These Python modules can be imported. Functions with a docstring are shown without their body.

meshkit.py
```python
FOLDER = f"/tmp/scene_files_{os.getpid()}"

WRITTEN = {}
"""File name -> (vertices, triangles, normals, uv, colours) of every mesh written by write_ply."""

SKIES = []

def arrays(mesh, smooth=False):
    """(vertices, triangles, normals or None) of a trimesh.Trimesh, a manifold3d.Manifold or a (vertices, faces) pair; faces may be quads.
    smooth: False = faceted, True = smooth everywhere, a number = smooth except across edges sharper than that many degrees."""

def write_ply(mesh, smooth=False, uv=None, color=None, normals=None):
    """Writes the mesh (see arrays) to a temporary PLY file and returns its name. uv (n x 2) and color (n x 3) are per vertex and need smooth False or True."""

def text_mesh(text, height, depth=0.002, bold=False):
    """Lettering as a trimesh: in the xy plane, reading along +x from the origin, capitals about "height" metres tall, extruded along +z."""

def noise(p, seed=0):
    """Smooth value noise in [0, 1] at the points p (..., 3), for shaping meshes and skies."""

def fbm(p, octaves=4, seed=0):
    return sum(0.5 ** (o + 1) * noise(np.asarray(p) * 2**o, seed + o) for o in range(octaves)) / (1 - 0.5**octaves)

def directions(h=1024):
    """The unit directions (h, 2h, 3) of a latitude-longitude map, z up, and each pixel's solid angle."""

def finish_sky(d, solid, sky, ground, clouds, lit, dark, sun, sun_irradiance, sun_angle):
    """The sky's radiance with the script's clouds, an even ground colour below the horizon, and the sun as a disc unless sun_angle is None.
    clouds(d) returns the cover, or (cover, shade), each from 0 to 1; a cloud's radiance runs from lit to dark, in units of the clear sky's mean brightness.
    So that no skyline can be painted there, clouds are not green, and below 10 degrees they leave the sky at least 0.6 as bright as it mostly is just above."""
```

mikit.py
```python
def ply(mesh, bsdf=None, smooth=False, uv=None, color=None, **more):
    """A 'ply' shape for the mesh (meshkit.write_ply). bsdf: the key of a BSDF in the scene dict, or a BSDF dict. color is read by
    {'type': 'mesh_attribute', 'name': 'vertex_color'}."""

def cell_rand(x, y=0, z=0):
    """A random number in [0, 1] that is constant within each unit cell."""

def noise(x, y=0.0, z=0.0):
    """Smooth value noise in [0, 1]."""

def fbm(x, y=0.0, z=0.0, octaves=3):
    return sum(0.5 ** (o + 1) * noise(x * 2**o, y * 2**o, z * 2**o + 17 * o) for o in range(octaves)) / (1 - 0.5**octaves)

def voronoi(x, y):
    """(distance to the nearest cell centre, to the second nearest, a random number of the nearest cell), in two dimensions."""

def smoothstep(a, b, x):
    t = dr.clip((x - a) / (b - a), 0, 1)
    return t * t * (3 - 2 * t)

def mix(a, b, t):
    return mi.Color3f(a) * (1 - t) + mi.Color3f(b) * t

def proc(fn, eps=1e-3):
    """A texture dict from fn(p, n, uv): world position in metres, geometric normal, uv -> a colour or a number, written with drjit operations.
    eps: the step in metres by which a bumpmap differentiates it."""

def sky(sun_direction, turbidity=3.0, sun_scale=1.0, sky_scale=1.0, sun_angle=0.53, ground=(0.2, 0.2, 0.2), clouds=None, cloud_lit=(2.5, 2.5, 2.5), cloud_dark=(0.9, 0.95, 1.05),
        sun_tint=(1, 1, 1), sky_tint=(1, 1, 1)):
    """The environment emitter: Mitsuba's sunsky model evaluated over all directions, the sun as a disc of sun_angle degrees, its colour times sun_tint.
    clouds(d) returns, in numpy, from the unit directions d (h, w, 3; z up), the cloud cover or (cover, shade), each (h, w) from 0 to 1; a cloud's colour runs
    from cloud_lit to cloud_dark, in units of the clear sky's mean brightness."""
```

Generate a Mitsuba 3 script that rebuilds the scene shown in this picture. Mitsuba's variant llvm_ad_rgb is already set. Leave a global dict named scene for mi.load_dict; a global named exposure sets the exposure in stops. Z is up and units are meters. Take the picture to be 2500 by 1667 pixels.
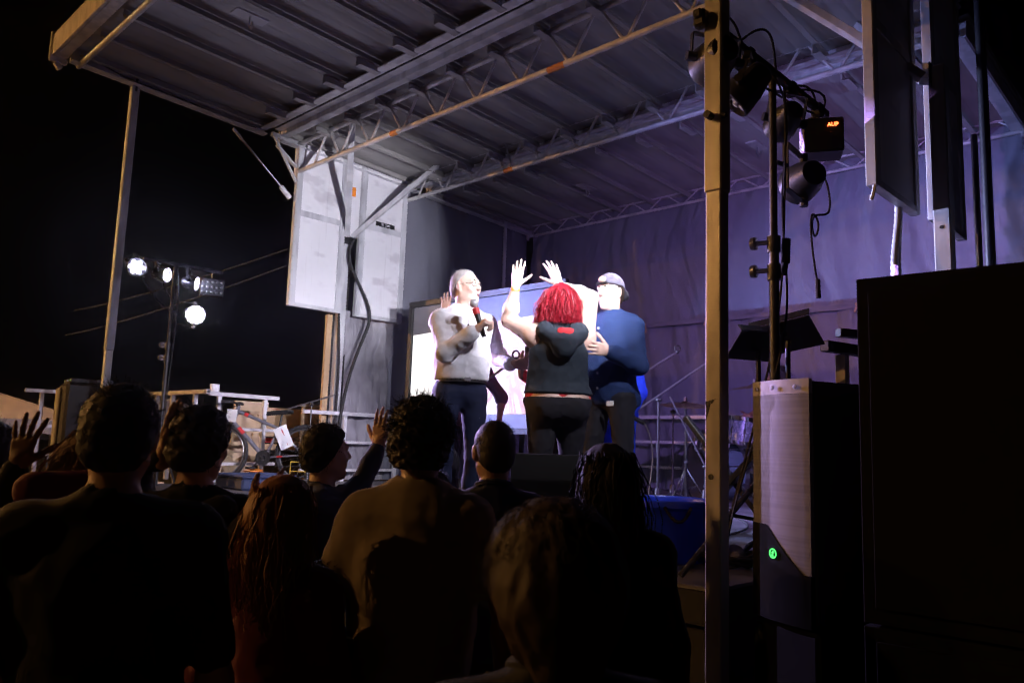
import math, shapely, shapely.affinity, numpy as np, trimesh, mitsuba as mi, mikit, meshkit
from mikit import proc, noise, fbm, smoothstep, mix, voronoi, cell_rand
T = mi.ScalarTransform4f
scene, labels = {}, {}
rng = np.random.default_rng(7)

# ------------------------------------------------------------------ camera, sky, exposure, lamps
scene['camera'] = {'type': 'thinlens', 'fov': 66.32, 'fov_axis': 'x', 'near_clip': 0.05, 'far_clip': 400.0,
    'aperture_radius': 0.0028, 'focus_distance': 5.2,
    'to_world': T().look_at(origin=[0, 0, 1.6], target=[-0.69086, 0.71142, 1.72884], up=[0.06533, -0.11605, 0.99109])}
exposure = 0.0
scene['sky'] = mikit.sky((-0.5, 0.6, 0.12), turbidity=3, sun_scale=0.0, sky_scale=0.00006, ground=(0.05, 0.05, 0.05))
scene['sky']['sampling_weight'] = 0.1
WHITE = np.array([0.88, 0.86, 1.0])      # cold white LED light
VIOLET = np.array([0.50, 0.28, 1.0])
BLUE = np.array([0.35, 0.42, 1.0])
SODIUM = np.array([1.0, 0.47, 0.14])

# ------------------------------------------------------------------ materials
def rgb(*c): return {'type': 'rgb', 'value': list(map(float, c if len(c) == 3 else c * 3))}
def mat(key, col, rough=0.6, metal=0.0, spec=0.5, **more):
    c = col if isinstance(col, dict) else rgb(*(col if isinstance(col, (tuple, list)) else (col,)))
    d = {'type': 'principled', 'base_color': c, 'roughness': rough, 'metallic': metal, 'specular': spec, **more}
    scene[key] = {'type': 'twosided', 'bsdf': d}
    return key
def blotch(a, b, sx, sy=None, sz=None, lo=0.35, hi=0.65, oct=3):
    sy, sz = sy or sx, sz or sx
    def f(p, n, uv): return mix(a, b, smoothstep(lo, hi, fbm(p.x * sx, p.y * sy, p.z * sz, oct)))
    return proc(f)
mat('m_alu', blotch((.42, .42, .43), (.55, .55, .56), 9, 9, 2), .42, .15)
mat('m_truss', blotch((.34, .33, .33), (.47, .45, .44), 7), .45, .1)
mat('m_galv', blotch((.40, .38, .35), (.52, .49, .45), 14, 14, 1.5), .33, .35)
mat('m_roof', blotch((.20, .19, .18), (.26, .25, .235), 3, 1.2, 3), .7)
mat('m_purlin', blotch((.24, .23, .22), (.33, .32, .31), 5), .6)
def stain(p, n, uv):
    base = mix((.66, .65, .66), (.72, .71, .72), fbm(p.y * 2, p.z * 1.2, p.x, 3))
    s = smoothstep(.56, .72, fbm(p.y * 3.1 + 4, p.z * 5.0 + 9, 1.3, 4))
    streak = smoothstep(.62, .8, fbm(p.y * 22, p.z * 1.1, 3.7, 3))
    return mix(base, (.43, .40, .42), s * .55 + streak * .25)
mat('m_panel', proc(stain), .45)
mat('m_dark', .012, .5)
mat('m_black', .018, .42)
mat('m_pitch', .004, .9, spec=.1)
mat('m_rubber', .014, .75)
mat('m_steel', .35, .28, .9)
mat('m_chrome', .62, .12, 1.0)
def curtain_col(p, n, uv):
    return mix((.125, .128, .155), (.17, .172, .205), fbm(p.x * 2 + p.y * 2, p.z * .6, 0, 3)) * (0.94 + .12 * noise(p.x * 160, p.y * 160, p.z * 160))
mat('m_curtain', proc(curtain_col), .8, sheen=.3)
mat('m_deck', blotch((.055, .055, .06), (.09, .09, .095), 4), .55)
mat('m_skirt', .012, .9)
mat('m_wood', proc(lambda p, n, uv: mix((.34, .22, .11), (.47, .33, .18), fbm(p.x * 22, p.y * 22, p.z * 1.4, 3))), .6)
mat('m_tan', blotch((.50, .36, .21), (.60, .45, .28), 6), .55)
mat('m_rail', blotch((.50, .49, .50), (.62, .61, .62), 10), .4, .1)
mat('m_white', .75, .6)
mat('m_red', (.55, .03, .03), .5)
mat('m_orange', (.75, .24, .02), .5)
mat('m_rusty', (.42, .15, .03), .6)
mat('m_asphalt', blotch((.035, .035, .036), (.06, .058, .055), 2.5, oct=4), .85)
def emit(key_rgb, w=1.0): return {'type': 'area', 'radiance': rgb(*map(float, key_rgb)), 'sampling_weight': float(w)}   # w only steers the sampling of tiny lamps

# ------------------------------------------------------------------ mesh helpers (a mesh is a pair vertices, triangles)
def cat(*ms):
    V, F, k = [], [], 0
    for v, f in ms:
        V.append(v); F.append(np.asarray(f) + k); k += len(v)
    return np.vstack(V), np.vstack(F)
def rotz(a):
    c, s = math.cos(a), math.sin(a); return np.array([[c, -s, 0], [s, c, 0], [0, 0, 1.0]])
def rotx(a):
    c, s = math.cos(a), math.sin(a); return np.array([[1.0, 0, 0], [0, c, -s], [0, s, c]])
def roty(a):
    c, s = math.cos(a), math.sin(a); return np.array([[c, 0, s], [0, 1.0, 0], [-s, 0, c]])
def xf(m, R=None, t=(0, 0, 0)):
    v = m[0] if R is None else m[0] @ np.asarray(R).T
    return v + np.asarray(t, float), m[1]
def box(lo, hi, ch=0.0):
    lo, hi = np.minimum(lo, hi).astype(float), np.maximum(lo, hi).astype(float)
    if ch <= 0:
        b = trimesh.creation.box(bounds=[lo, hi]); return np.array(b.vertices), np.array(b.faces)
    c, h = (lo + hi) / 2, (hi - lo) / 2
    ch = min(ch, *(h * .8))
    pts = [c + np.array([sx, sy, sz]) * (h - ch * (np.arange(3) != ax)) for ax in range(3) for sx in (-1, 1) for sy in (-1, 1) for sz in (-1, 1)]
    q = trimesh.convex.convex_hull(np.array(pts)); return np.array(q.vertices), np.array(q.faces)
def cbox(c, s, ch=0.0, R=None):
    s = np.asarray(s, float) / 2; m = box(-s, s, ch); return xf(m, R, c)
def frame(d, up=(0, 0, 1)):
    d = np.asarray(d, float); d = d / np.linalg.norm(d)
    u = np.asarray(up, float)
    if abs(d @ u) > .98 * np.linalg.norm(u): u = np.array([0, 1.0, 0]) if abs(d[1]) < .9 else np.array([1.0, 0, 0])
    s = np.cross(d, u); s /= np.linalg.norm(s); return np.stack([s, np.cross(s, d), d], 1)   # columns: side, up, along
def bar(a, b, w, h=None, ch=0.0, up=(0, 0, 1)):
    a, b = np.asarray(a, float), np.asarray(b, float); L = np.linalg.norm(b - a); h = h or w
    return xf(box((-w / 2, -h / 2, 0), (w / 2, h / 2, L), ch), frame(b - a, up), a)
def tube(a, b, r, r2=None, n=10):
    return path([a, b], [r, r if r2 is None else r2], n)
def path(pts, r, n=8, cap=True):
    p = np.asarray(pts, float); k = len(p); r = np.broadcast_to(np.asarray(r, float), (k,))
    t = np.gradient(p, axis=0) if k > 2 else np.repeat([p[1] - p[0]], 2, 0)
    t /= np.linalg.norm(t, axis=1, keepdims=True) + 1e-12
    s = frame(t[0])[:, 0]; rings = []
    for i in range(k):
        s = s - (s @ t[i]) * t[i]; s /= np.linalg.norm(s); u = np.cross(t[i], s)
        a = np.arange(n) * 2 * np.pi / n
        rings.append(p[i] + r[i] * (np.cos(a)[:, None] * s + np.sin(a)[:, None] * u))
    V = np.vstack(rings); F = []
    i, j = np.meshgrid(np.arange(k - 1), np.arange(n), indexing='ij'); i, j = i.ravel(), j.ravel(); j2 = (j + 1) % n
    A, B, C, D = i * n + j, i * n + j2, (i + 1) * n + j2, (i + 1) * n + j
    F = np.vstack([np.stack([A, B, C], 1), np.stack([A, C, D], 1)])
    if cap:
        V = np.vstack([V, p[0], p[-1]]); m = len(V); a = np.arange(n); a2 = (a + 1) % n
        F = np.vstack([F, np.stack([a2, a, np.full(n, m - 2)], 1), np.stack([(k - 1) * n + a, (k - 1) * n + a2, np.full(n, m - 1)], 1)])
    return V, F
def curve(pts, n=24):
    from scipy.interpolate import CubicSpline
    p = np.asarray(pts, float); t = np.r_[0, np.cumsum(np.linalg.norm(np.diff(p, axis=0), axis=1))]
    return CubicSpline(t, p)(np.linspace(0, t[-1], n))
def lathe(prof, n=24, c=(0, 0, 0), axis=(0, 0, 1)):
    prof = np.asarray(prof, float); k = len(prof); a = np.arange(n) * 2 * np.pi / n
    V = np.stack([prof[:, :1] * np.cos(a), prof[:, :1] * np.sin(a), np.repeat(prof[:, 1:], n, 1)], -1).reshape(-1, 3)
    i, j = np.meshgrid(np.arange(k - 1), np.arange(n), indexing='ij'); i, j = i.ravel(), j.ravel(); j2 = (j + 1) % n
    A, B, C, D = i * n + j, i * n + j2, (i + 1) * n + j2, (i + 1) * n + j
    F = np.vstack([np.stack([A, B, C], 1), np.stack([A, C, D], 1)])
    return xf((V, F), frame(axis, (0, 1, 0) if abs(np.asarray(axis, float)[2]) > .9 else (0, 0, 1)), c)
def ball(c, r, n=2):
    s = trimesh.creation.icosphere(subdivisions=n); return np.array(s.vertices) * np.asarray(r) + np.asarray(c, float), np.array(s.faces)
def prism(poly, h, engine='earcut'):
    import shapely
    g = poly if hasattr(poly, 'exterior') else shapely.Polygon(poly)
    q = trimesh.creation.extrude_polygon(g, h, engine=engine); return np.array(q.vertices), np.array(q.faces)
def letters(s, h, depth=.002, bold=False):
    q = meshkit.text_mesh(s, h, depth, bold); return np.array(q.vertices), np.array(q.faces)
def grid(fn, nu, nv):
    u, v = np.meshgrid(np.linspace(0, 1, nu), np.linspace(0, 1, nv), indexing='ij')
    V = fn(u.ravel(), v.ravel()); i, j = np.meshgrid(np.arange(nu - 1), np.arange(nv - 1), indexing='ij'); i, j = i.ravel(), j.ravel()
    A, B, C, D = i * nv + j, (i + 1) * nv + j, (i + 1) * nv + j + 1, i * nv + j + 1
    return V, np.vstack([np.stack([A, B, C], 1), np.stack([A, C, D], 1)])

# ------------------------------------------------------------------ entries
used = {}
def name_free(k):
    n = used.get(k, -1) + 1; used[k] = n
    return k if n == 0 else f'{k}_{n:03d}'
def thing(name, label, cat_, group=None):
    k = name_free(name); labels[k] = {'label': label, 'category': cat_}
    if group: labels[k]['group'] = group
    return k
def obj(name, mesh, m, parent=None, smooth=32, label=None, kind=None, **more):
    k = name_free(f'{parent}__{name}' if parent else name)
    scene[k] = mikit.ply(mesh, m, smooth=smooth, **more)
    d = {}
    if label: d['label'] = label
    if kind: d['kind'] = kind
    if d: labels[k] = {**labels.get(k, {}), **d}
    return k
def solo(name, mesh, m, label, cat_, group=None, **more):
    k = thing(name, label, cat_, group); used[name] -= 1
    return obj(name, mesh, m, None, **more)
def spot(key, o, d, I, col, cut, beam=None):
    o = np.asarray(o, float); d = np.asarray(d, float); d = d / np.linalg.norm(d)
    scene[key] = {'type': 'spot', 'to_world': T().look_at(origin=o.tolist(), target=(o + d).tolist(), up=[0, 0, 1]),
        'intensity': rgb(*(I * np.asarray(col))), 'cutoff_angle': float(cut), 'beam_width': float(beam if beam else cut * .55)}

# ------------------------------------------------------------------ the setting
DECK = 1.02; XL, XR = -9.04, -1.73; YF, YB = 3.06, 9.78
obj('ground', grid(lambda u, v: np.stack([-120 + 200 * u, -80 + 200 * v, 0 * u], 1), 3, 3), 'm_asphalt', smooth=False, kind='structure',
    label='dark asphalt ground in front of the stage')

# ------------------------------------------------------------------ the mobile stage
S = thing('mobile_stage', 'open sided mobile trailer stage with a pale ribbed roof carried on trusses', 'stage')
# deck of plywood panels over a dark skirt
dk = obj('deck', box((XL, YF, DECK - .16), (XR, YB, DECK - .02)), 'm_skirt', S)
nx, ny = 6, 3
for i in range(nx):
    for j in range(ny):
        x0, x1 = XL + (XR - XL) * i / nx, XL + (XR - XL) * (i + 1) / nx
        y0, y1 = YF + (YB - YF) * j / ny, YF + (YB - YF) * (j + 1) / ny
        obj('plywood_panel', box((x0 + .004, y0 + .004, DECK - .018), (x1 - .004, y1 - .004, DECK), .003), 'm_deck', dk, smooth=False)
obj('skirt', cat(box((XL, YF + .05, 0), (XR, YF + .07, DECK - .17)), box((XL, YB - .07, 0), (XR, YB - .05, DECK - .17)),
    box((XR - .07, YF + .08, 0), (XR - .05, YB - .08, DECK - .17)), box((XL + .05, YF + .08, 0), (XL + .07, YB - .08, DECK - .17))), 'm_skirt', S)
# roof: front flap, middle, rear flap
def zr(y): return 5.64 - .045 * (y - 2.35)
flaps = [(2.35, 4.62), (4.84, 7.12), (7.34, 9.80)]
PX = [-8.93, -8.32, -7.71, -7.10, -6.49, -5.88, -5.27, -4.66, -4.05, -3.44, -2.83, -2.22, -1.78]
for k, (y0, y1) in enumerate(flaps):
    def sheet(u, v, y0=y0, y1=y1):
        y = y0 + (y1 - y0) * v; x = XL - .05 + (XR - XL + .1) * u
        ribs = .006 * (np.abs(((x - XL) / .152) % 1 - .5) < .12)
        return np.stack([x, y, zr(y) + ribs], 1)
    us = 385
    V, F = grid(sheet, us, 2)
    top = (V + [0, 0, .05], F[:, ::-1])
    r = obj('roof_flap', cat((V, F[:, ::-1]), (V + [0, 0, .06], F)), 'm_roof', S, smooth=20)
    for x in PX:
        m = bar((x, y0 + .06, zr(y0 + .06) - .05), (x, y1 - .06, zr(y1 - .06) - .05), .012, .07)
        fl = bar((x + .022, y0 + .06, zr(y0 + .06) - .086), (x + .022, y1 - .06, zr(y1 - .06) - .086), .05, .008)
        obj('purlin', cat(m, fl), 'm_roof', r, smooth=False)
    for x in (XL, XR):
        sx = 1 if x == XL else -1
        w = bar((x, y0, zr(y0) - .07), (x, y1, zr(y1) - .07), .05, .15)
        f = bar((x + sx * .05, y0, zr(y0) - .148), (x + sx * .05, y1, zr(y1) - .148), .12, .012)
        obj('gable_channel', cat(w, f), 'm_alu', r, smooth=False)
    # end beams along the hinges
    ends = [y1] if k == 0 else [y0, y1] if k == 1 else [y0]
    for ye in ends:
        s = -1 if ye == y1 else 1
        wb = box((XL + .05, ye - .006, zr(ye) - .09), (XR - .05, ye + .006, zr(ye) - .005))
        fb = box((XL + .05, ye + (s * .006), zr(ye) - .094), (XR - .05, ye + s * .09, zr(ye) - .084))
        fb2 = box((XL + .05, ye - s * .007, zr(ye) - .03), (XR - .05, ye - s * .10, zr(ye) - .02))
        obj('hinge_beam', cat(wb, fb, fb2), 'm_alu', r, smooth=False)
        for x in PX[1:-1]:
            a = box((x - .006, ye + s * .10, zr(ye) - .17), (x + .006, ye + s * .36, zr(ye) - .075), 0)
            b = box((x - .006, ye + s * .10, zr(ye) - .180), (x + .075, ye + s * .36, zr(ye) - .171), 0)
            obj('purlin_bracket', cat(a, b), 'm_purlin', r, smooth=False)
    if k == 0:
        obj('front_gutter', cat(box((XL - .12, 2.20, 5.56), (XR + .1, 2.235, 5.80), .006), box((XL - .12, 2.236, 5.56), (XR + .1, 2.34, 5.575)),
            box((XL - .16, 2.18, 5.50), (XL - .121, 2.36, 5.83), .008), bar((XL - .14, 2.25, 5.50), (XL - .14, 2.30, 5.44), .05)), 'm_galv', r, smooth=False)
        obj('gutter_tube', tube((XL - .05, 2.45, 5.50), (XR, 2.45, 5.50), .03, n=12), 'm_galv', r)
        obj('edge_cable', path(curve([(XL + .03, 2.6, 5.60), (XL + .05, 3.1, 5.50), (XL + .05, 3.6, 5.48), (XL + .05, 4.1, 5.43), (XL + .03, 4.5, 5.45)], 20), .006, 6), 'm_black', r)
for ya, yb in ((4.62, 4.84), (7.12, 7.34)):
    obj('hinge_cover', box((XL + .03, ya - .05, 5.60), (XR - .03, yb + .05, 5.61)), 'm_dark', S, smooth=False)
# trusses
def truss(y, zb, zt, rad, web, x0=XL, x1=XR, off=0.0):
    t = obj('truss', cat(tube((x0, y, zb), (x1, y, zb), rad), tube((x0, y, zt), (x1, y, zt), rad)), 'm_truss', S)
    xs = np.arange(x0 + .12 + off, x1 - .15, .61)
    for x in xs:
        for dx in (-.285, .285):
            if x0 - .02 < x + dx < x1 + .02:
                obj('web_bar', tube((x + (.03 if dx > 0 else -.03), y, zt), (x + dx, y, zb), web, n=8), 'm_truss', t)
    for x in (x0, x1):
        obj('end_post', tube((x, y, zb - .06), (x, y, zt + .06), rad), 'm_truss', t)
    return t
t0 = truss(5.12, 5.04, 5.42, .030, .016, off=.6)
obj('marking_tape', tube((-7.0, 5.12, 5.04), (-6.88, 5.12, 5.04), .0315), 'm_rusty', t0); obj('marking_tape', tube((-4.62, 5.12, 5.04), (-4.42, 5.12, 5.04), .0315), 'm_rusty', t0)
t1 = truss(6.94, 5.11, 5.46, .028, .015, off=.45)
obj('marking_tape', tube((-6.98, 6.94, 5.11), (-6.82, 6.94, 5.11), .0295), 'm_rusty', t1)
truss(9.62, 5.14, 5.32, .022, .010, off=.2)
obj('safety_rod', tube((-7.03, 6.88, 5.70), (-6.79, 6.86, 5.16), .012), 'm_steel', S)
for x, y in ((-6.75, 8.35), (-6.6, 3.15), (-4.2, 8.4)):
    hk = obj('roof_plate', box((x - .07, y - .16, zr(y) - .16), (x + .07, y + .16, zr(y) - .148)), 'm_purlin', S, smooth=False)
    obj('hook', path([(x, y, zr(y) - .16), (x, y, zr(y) - .24), (x + .03, y, zr(y) - .29), (x + .06, y, zr(y) - .26), (x + .055, y, zr(y) - .22)], .008, 6), 'm_steel', hk)
# white side wall panels, the same pair on both sides
def side_panel(x, y0, y1, inward, mid, z0=3.26, z1=5.46):
    p = obj('side_panel', box((x - .02, y0 + .05, z0 + .05), (x + .02, y1 - .05, z1)), 'm_panel', S, smooth=False,
            label=None)
    fr = 'm_alu'
    a, b = x - .035, x + .035
    for y in (y0, y1):
        w = .09
        yy = (y, y + w) if y == y0 else (y - w, y)
        obj('panel_frame', box((a, yy[0], z0), (b, yy[1], z1 + .02), .006), fr, p, smooth=False)
    obj('panel_frame', box((a, y0 + .091, z0), (b, y1 - .091, z0 + .05), .004), fr, p, smooth=False)
    obj('panel_frame', box((a + .008, y0 + .091, mid - .04), (b - .008, y1 - .091, mid + .04), .004), fr, p, smooth=False)
    rv = cat(*[ball((b if inward > 0 else a, y0 + .015, z), .006, 1) for z in np.arange(z0 + .08, z1, .19)])
    obj('rivets', rv, 'm_steel', p, kind='stuff')
    return p
lp0 = side_panel(-9.0, 5.10, 5.88, 1, 4.50); lp1 = side_panel(-9.0, 6.12, 6.93, 1, 4.56)
side_panel(-1.77, 5.12, 6.0, -1, 4.50, 3.34); side_panel(-1.70, 6.16, 6.93, -1, 4.56, 3.34)
obj('side_panel', box((-9.03, 5.885, 4.36), (-9.0, 6.115, 5.46)), 'm_panel', S, smooth=False)
obj('warning_label', box((-8.998, 5.965, 4.93), (-8.992, 6.035, 5.06)), 'm_orange', lp1, smooth=False)
obj('name_plate', box((-8.962, 6.38, 4.60), (-8.955, 6.70, 4.66)), 'm_dark', lp1, smooth=False)
RT = np.stack([[0, 1.0, 0], [0, 0, 1.0], [1.0, 0, 0]], 1)
obj('lettering', xf(letters('SL 100', .032, .002, True), RT, (-8.955, 6.47, 4.614)), 'm_white', lp1, smooth=False, label='white letters SL 100')
obj('light_stop', box((-9.20, 5.86, DECK), (-9.18, 6.14, 4.40)), 'm_dark', S, smooth=False)  # added black plate, stops street lamp light coming through the panel gap
# columns and their braces on both sides
for x, s in ((-9.12, 1), (-1.58, -1)):
    c = obj('column', box((x - .055, 5.93, 0.02), (x + .055, 6.04, 4.42), .008), 'm_galv' if s < 0 else 'm_alu', S, smooth=False, label='tall square steel column between the side panels')
    top = np.array([x + s * .10, 5.985, 4.36])
    obj('knee_plate', box((x - .02 + s * .02, 5.90, 4.26), (x + .03 + s * .06, 6.07, 4.44)), 'm_dark', c, smooth=False)
    obj('brace', bar(top + [0, -.03, 0], (x + s * 1.26, 5.16, 5.42), .075, .06, .004), 'm_alu', c, smooth=False)
    obj('brace', bar(top + [0, .05, 0], (x + s * .90, 6.90, 5.50), .075, .06, .004), 'm_alu', c, smooth=False)
    if s < 0:
        h = lathe([(0, 0), (.014, 0), (.014, .002), (0, .002)], 12, (x - .057, 5.985, 3.21), (-1, 0, 0)); obj('bolt_hole', h, 'm_dark', c)
        obj('bolt_hole', lathe([(0, 0), (.014, 0), (.014, .002), (0, .002)], 12, (x, 5.928, 3.21), (0, -1, 0)), 'm_dark', c)
obj('hydraulic_ram', cat(tube((-1.40, 6.12, 1.0), (-1.40, 6.12, 3.9), .022, n=14)), 'm_chrome', S, label='upright chrome hydraulic ram beside the right column')
obj('hydraulic_ram', cat(tube((-1.36, 6.25, 1.0), (-1.36, 6.25, 5.0), .035, n=14)), 'm_dark', S)
obj('trim_board', box((-9.1, 5.74, DECK), (-9.04, 5.82, 3.24), .006), 'm_wood', S, smooth=False, label='pale timber upright below the left panel')
# roof legs at the two front corners: outer tube over a narrower inner tube
def roof_leg(x, y, zj, lab, mtl):
    l = obj('roof_leg', box((x - .042, y - .042, zj), (x + .042, y + .042, 5.46), .006), mtl, S, smooth=False, label=lab)
    obj('inner_tube', box((x - .036, y - .036, .05), (x + .036, y + .036, zj + .02), .005), 'm_white' if x < -5 else mtl, l, smooth=False)
    obj('foot_plate', box((x - .13, y - .13, .002), (x + .13, y + .13, .05), .006), 'm_steel', l, smooth=False)
    obj('fork', cat(box((x - .05, y - .012, 5.40), (x - .043, y + .012, 5.62)), box((x + .043, y - .012, 5.40), (x + .05, y + .012, 5.62))), 'm_dark', l, smooth=False)
    return l
rl = roof_leg(-9.04, 3.03, 2.45, 'slim grey roof leg at the far left corner', 'm_alu')
rr = roof_leg(-1.66, 2.95, 2.70, 'thick weathered roof leg nearest the camera', 'm_galv')
obj('lock_pin', tube((-1.66, 2.90, 3.03), (-1.66, 2.86, 3.03), .017), 'm_dark', rr); obj('lock_pin', tube((-1.70, 2.92, 3.03), (-1.60, 2.92, 3.03), .012), 'm_dark', rr)
obj('pin_hole', lathe([(0, 0), (.012, 0), (.012, .002), (0, .002)], 14, (-1.668, 2.9138, 1.492), (0, -1, 0)), 'm_dark', rr)
sc = prism(shapely.Polygon([(0, 0), (.055, .012), (.04, .006), (.03, -.01), (.024, -.004), (.012, -.05), (.002, -.075), (.004, -.03)]), .0012)
obj('torn_sticker', xf(sc, np.stack([[1, 0, 0], [0, 0, 1], [0, -1, 0]], 1).astype(float), (-1.693, 2.9136, 1.80)), 'm_dark', rr, smooth=False, label='torn dark sticker remnant')
# gas strut at the left gable
g = obj('gas_strut', tube((-9.05, 4.33, 5.27), (-9.05, 4.97, 4.76), .014), 'm_chrome', S, label='bright chrome strut below the left gable')
obj('strut_body', cat(tube((-9.05, 4.92, 4.80), (-9.05, 5.06, 4.68), .035), tube((-9.05, 4.22, 5.36), (-9.05, 4.34, 5.262), .022)), 'm_alu', g)
obj('gusset', cat(bar((-9.02, 4.80, 5.32), (-9.02, 5.10, 5.10), .05, .03), bar((-9.02, 4.72, 5.44), (-9.02, 5.08, 5.44), .05, .05), bar((-9.0, 4.72, 5.46), (-9.0, 5.1, 4.9), .03)), 'm_alu', S, smooth=False)
# cables and ducts hanging beside the left column
for k, pts in enumerate([[(-9.0, 6.06, 4.34), (-8.93, 6.20, 3.6), (-8.9, 6.32, 3.24), (-8.9, 6.25, 3.0), (-8.92, 6.08, 2.5), (-8.95, 5.98, 1.9), (-8.95, 5.95, 1.05)],
        [(-9.03, 5.92, 4.35), (-9.03, 5.90, 3.3), (-9.0, 5.93, 2.6), (-8.98, 5.92, 1.8), (-8.96, 5.94, 1.05)]]):
    obj('hydraulic_hose', path(curve(pts, 40), .022 - .006 * k, 8), 'm_rubber', S)
# ------------------------------------------------------------------ curtains
def cloth(p0, p1, z0, z1, nrm, amp, seed, nu=150, nv=80, wr=1.0):
    p0, p1 = np.array(p0, float), np.array(p1, float); L = np.linalg.norm(p1 - p0)
    def f(u, v):
        z = z0 + (z1 - z0) * v
        q = np.stack([u * L * 2.3 + .35 * np.sin(v * 5 + seed), v * 1.1, 0 * u + seed], 1)
        a = meshkit.fbm(q, 4, seed) - .5
        b = meshkit.fbm(np.stack([u * L * 6 + v * 3.5, v * 4 - u * L * 1.5, 0 * u + 5], 1), 3, seed + 9) - .5
        d = amp * (a * 2.2 + wr * b * .55 + .25 * np.sin(u * L * 9 + 2 * a * 6))
        return p0[None, :2].repeat(len(u), 0) @ np.eye(2, 3) + (p1 - p0) * u[:, None] + np.stack([0 * z, 0 * z, z], 1) + np.asarray(nrm) * d[:, None]
    return grid(f, nu, nv)
bk = thing('backdrop_curtain', 'grey blue fabric backdrop hanging across the back of the stage', 'curtain')
obj('cloth', cloth((-9.02, 9.70, 0), (-1.75, 9.70, 0), DECK + .01, 3.40, (0, -1, 0), .085, 3, 260, 90), 'm_curtain', bk, smooth=True)
obj('cloth', cloth((-9.02, 9.72, 0), (-1.75, 9.72, 0), 3.38, 5.35, (0, -1, 0), .075, 5, 260, 70), 'm_curtain', bk, smooth=True)
obj('seam_band', cloth((-9.02, 9.60, 0), (-1.75, 9.60, 0), 3.36, 3.43, (0, -1, 0), .02, 3, 160, 4), 'm_curtain', bk, smooth=True)
for x in np.arange(-8.6, -1.9, 1.02):
    obj('tie', cat(bar((x, 9.56, 3.40), (x + .03, 9.54, 3.28), .02), bar((x, 9.56, 3.40), (x - .03, 9.54, 3.31), .02), ball((x, 9.55, 3.40), .022, 1)), 'm_wood', bk)
sd = thing('side_curtain', 'dark fabric curtain closing the left side behind the white panels', 'curtain')
obj('cloth', cloth((-9.12, 6.84, 0), (-9.12, 9.68, 0), DECK + .01, 5.35, (1, 0, 0), .045, 8, 120, 110), 'm_curtain', sd, smooth=True)
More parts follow.
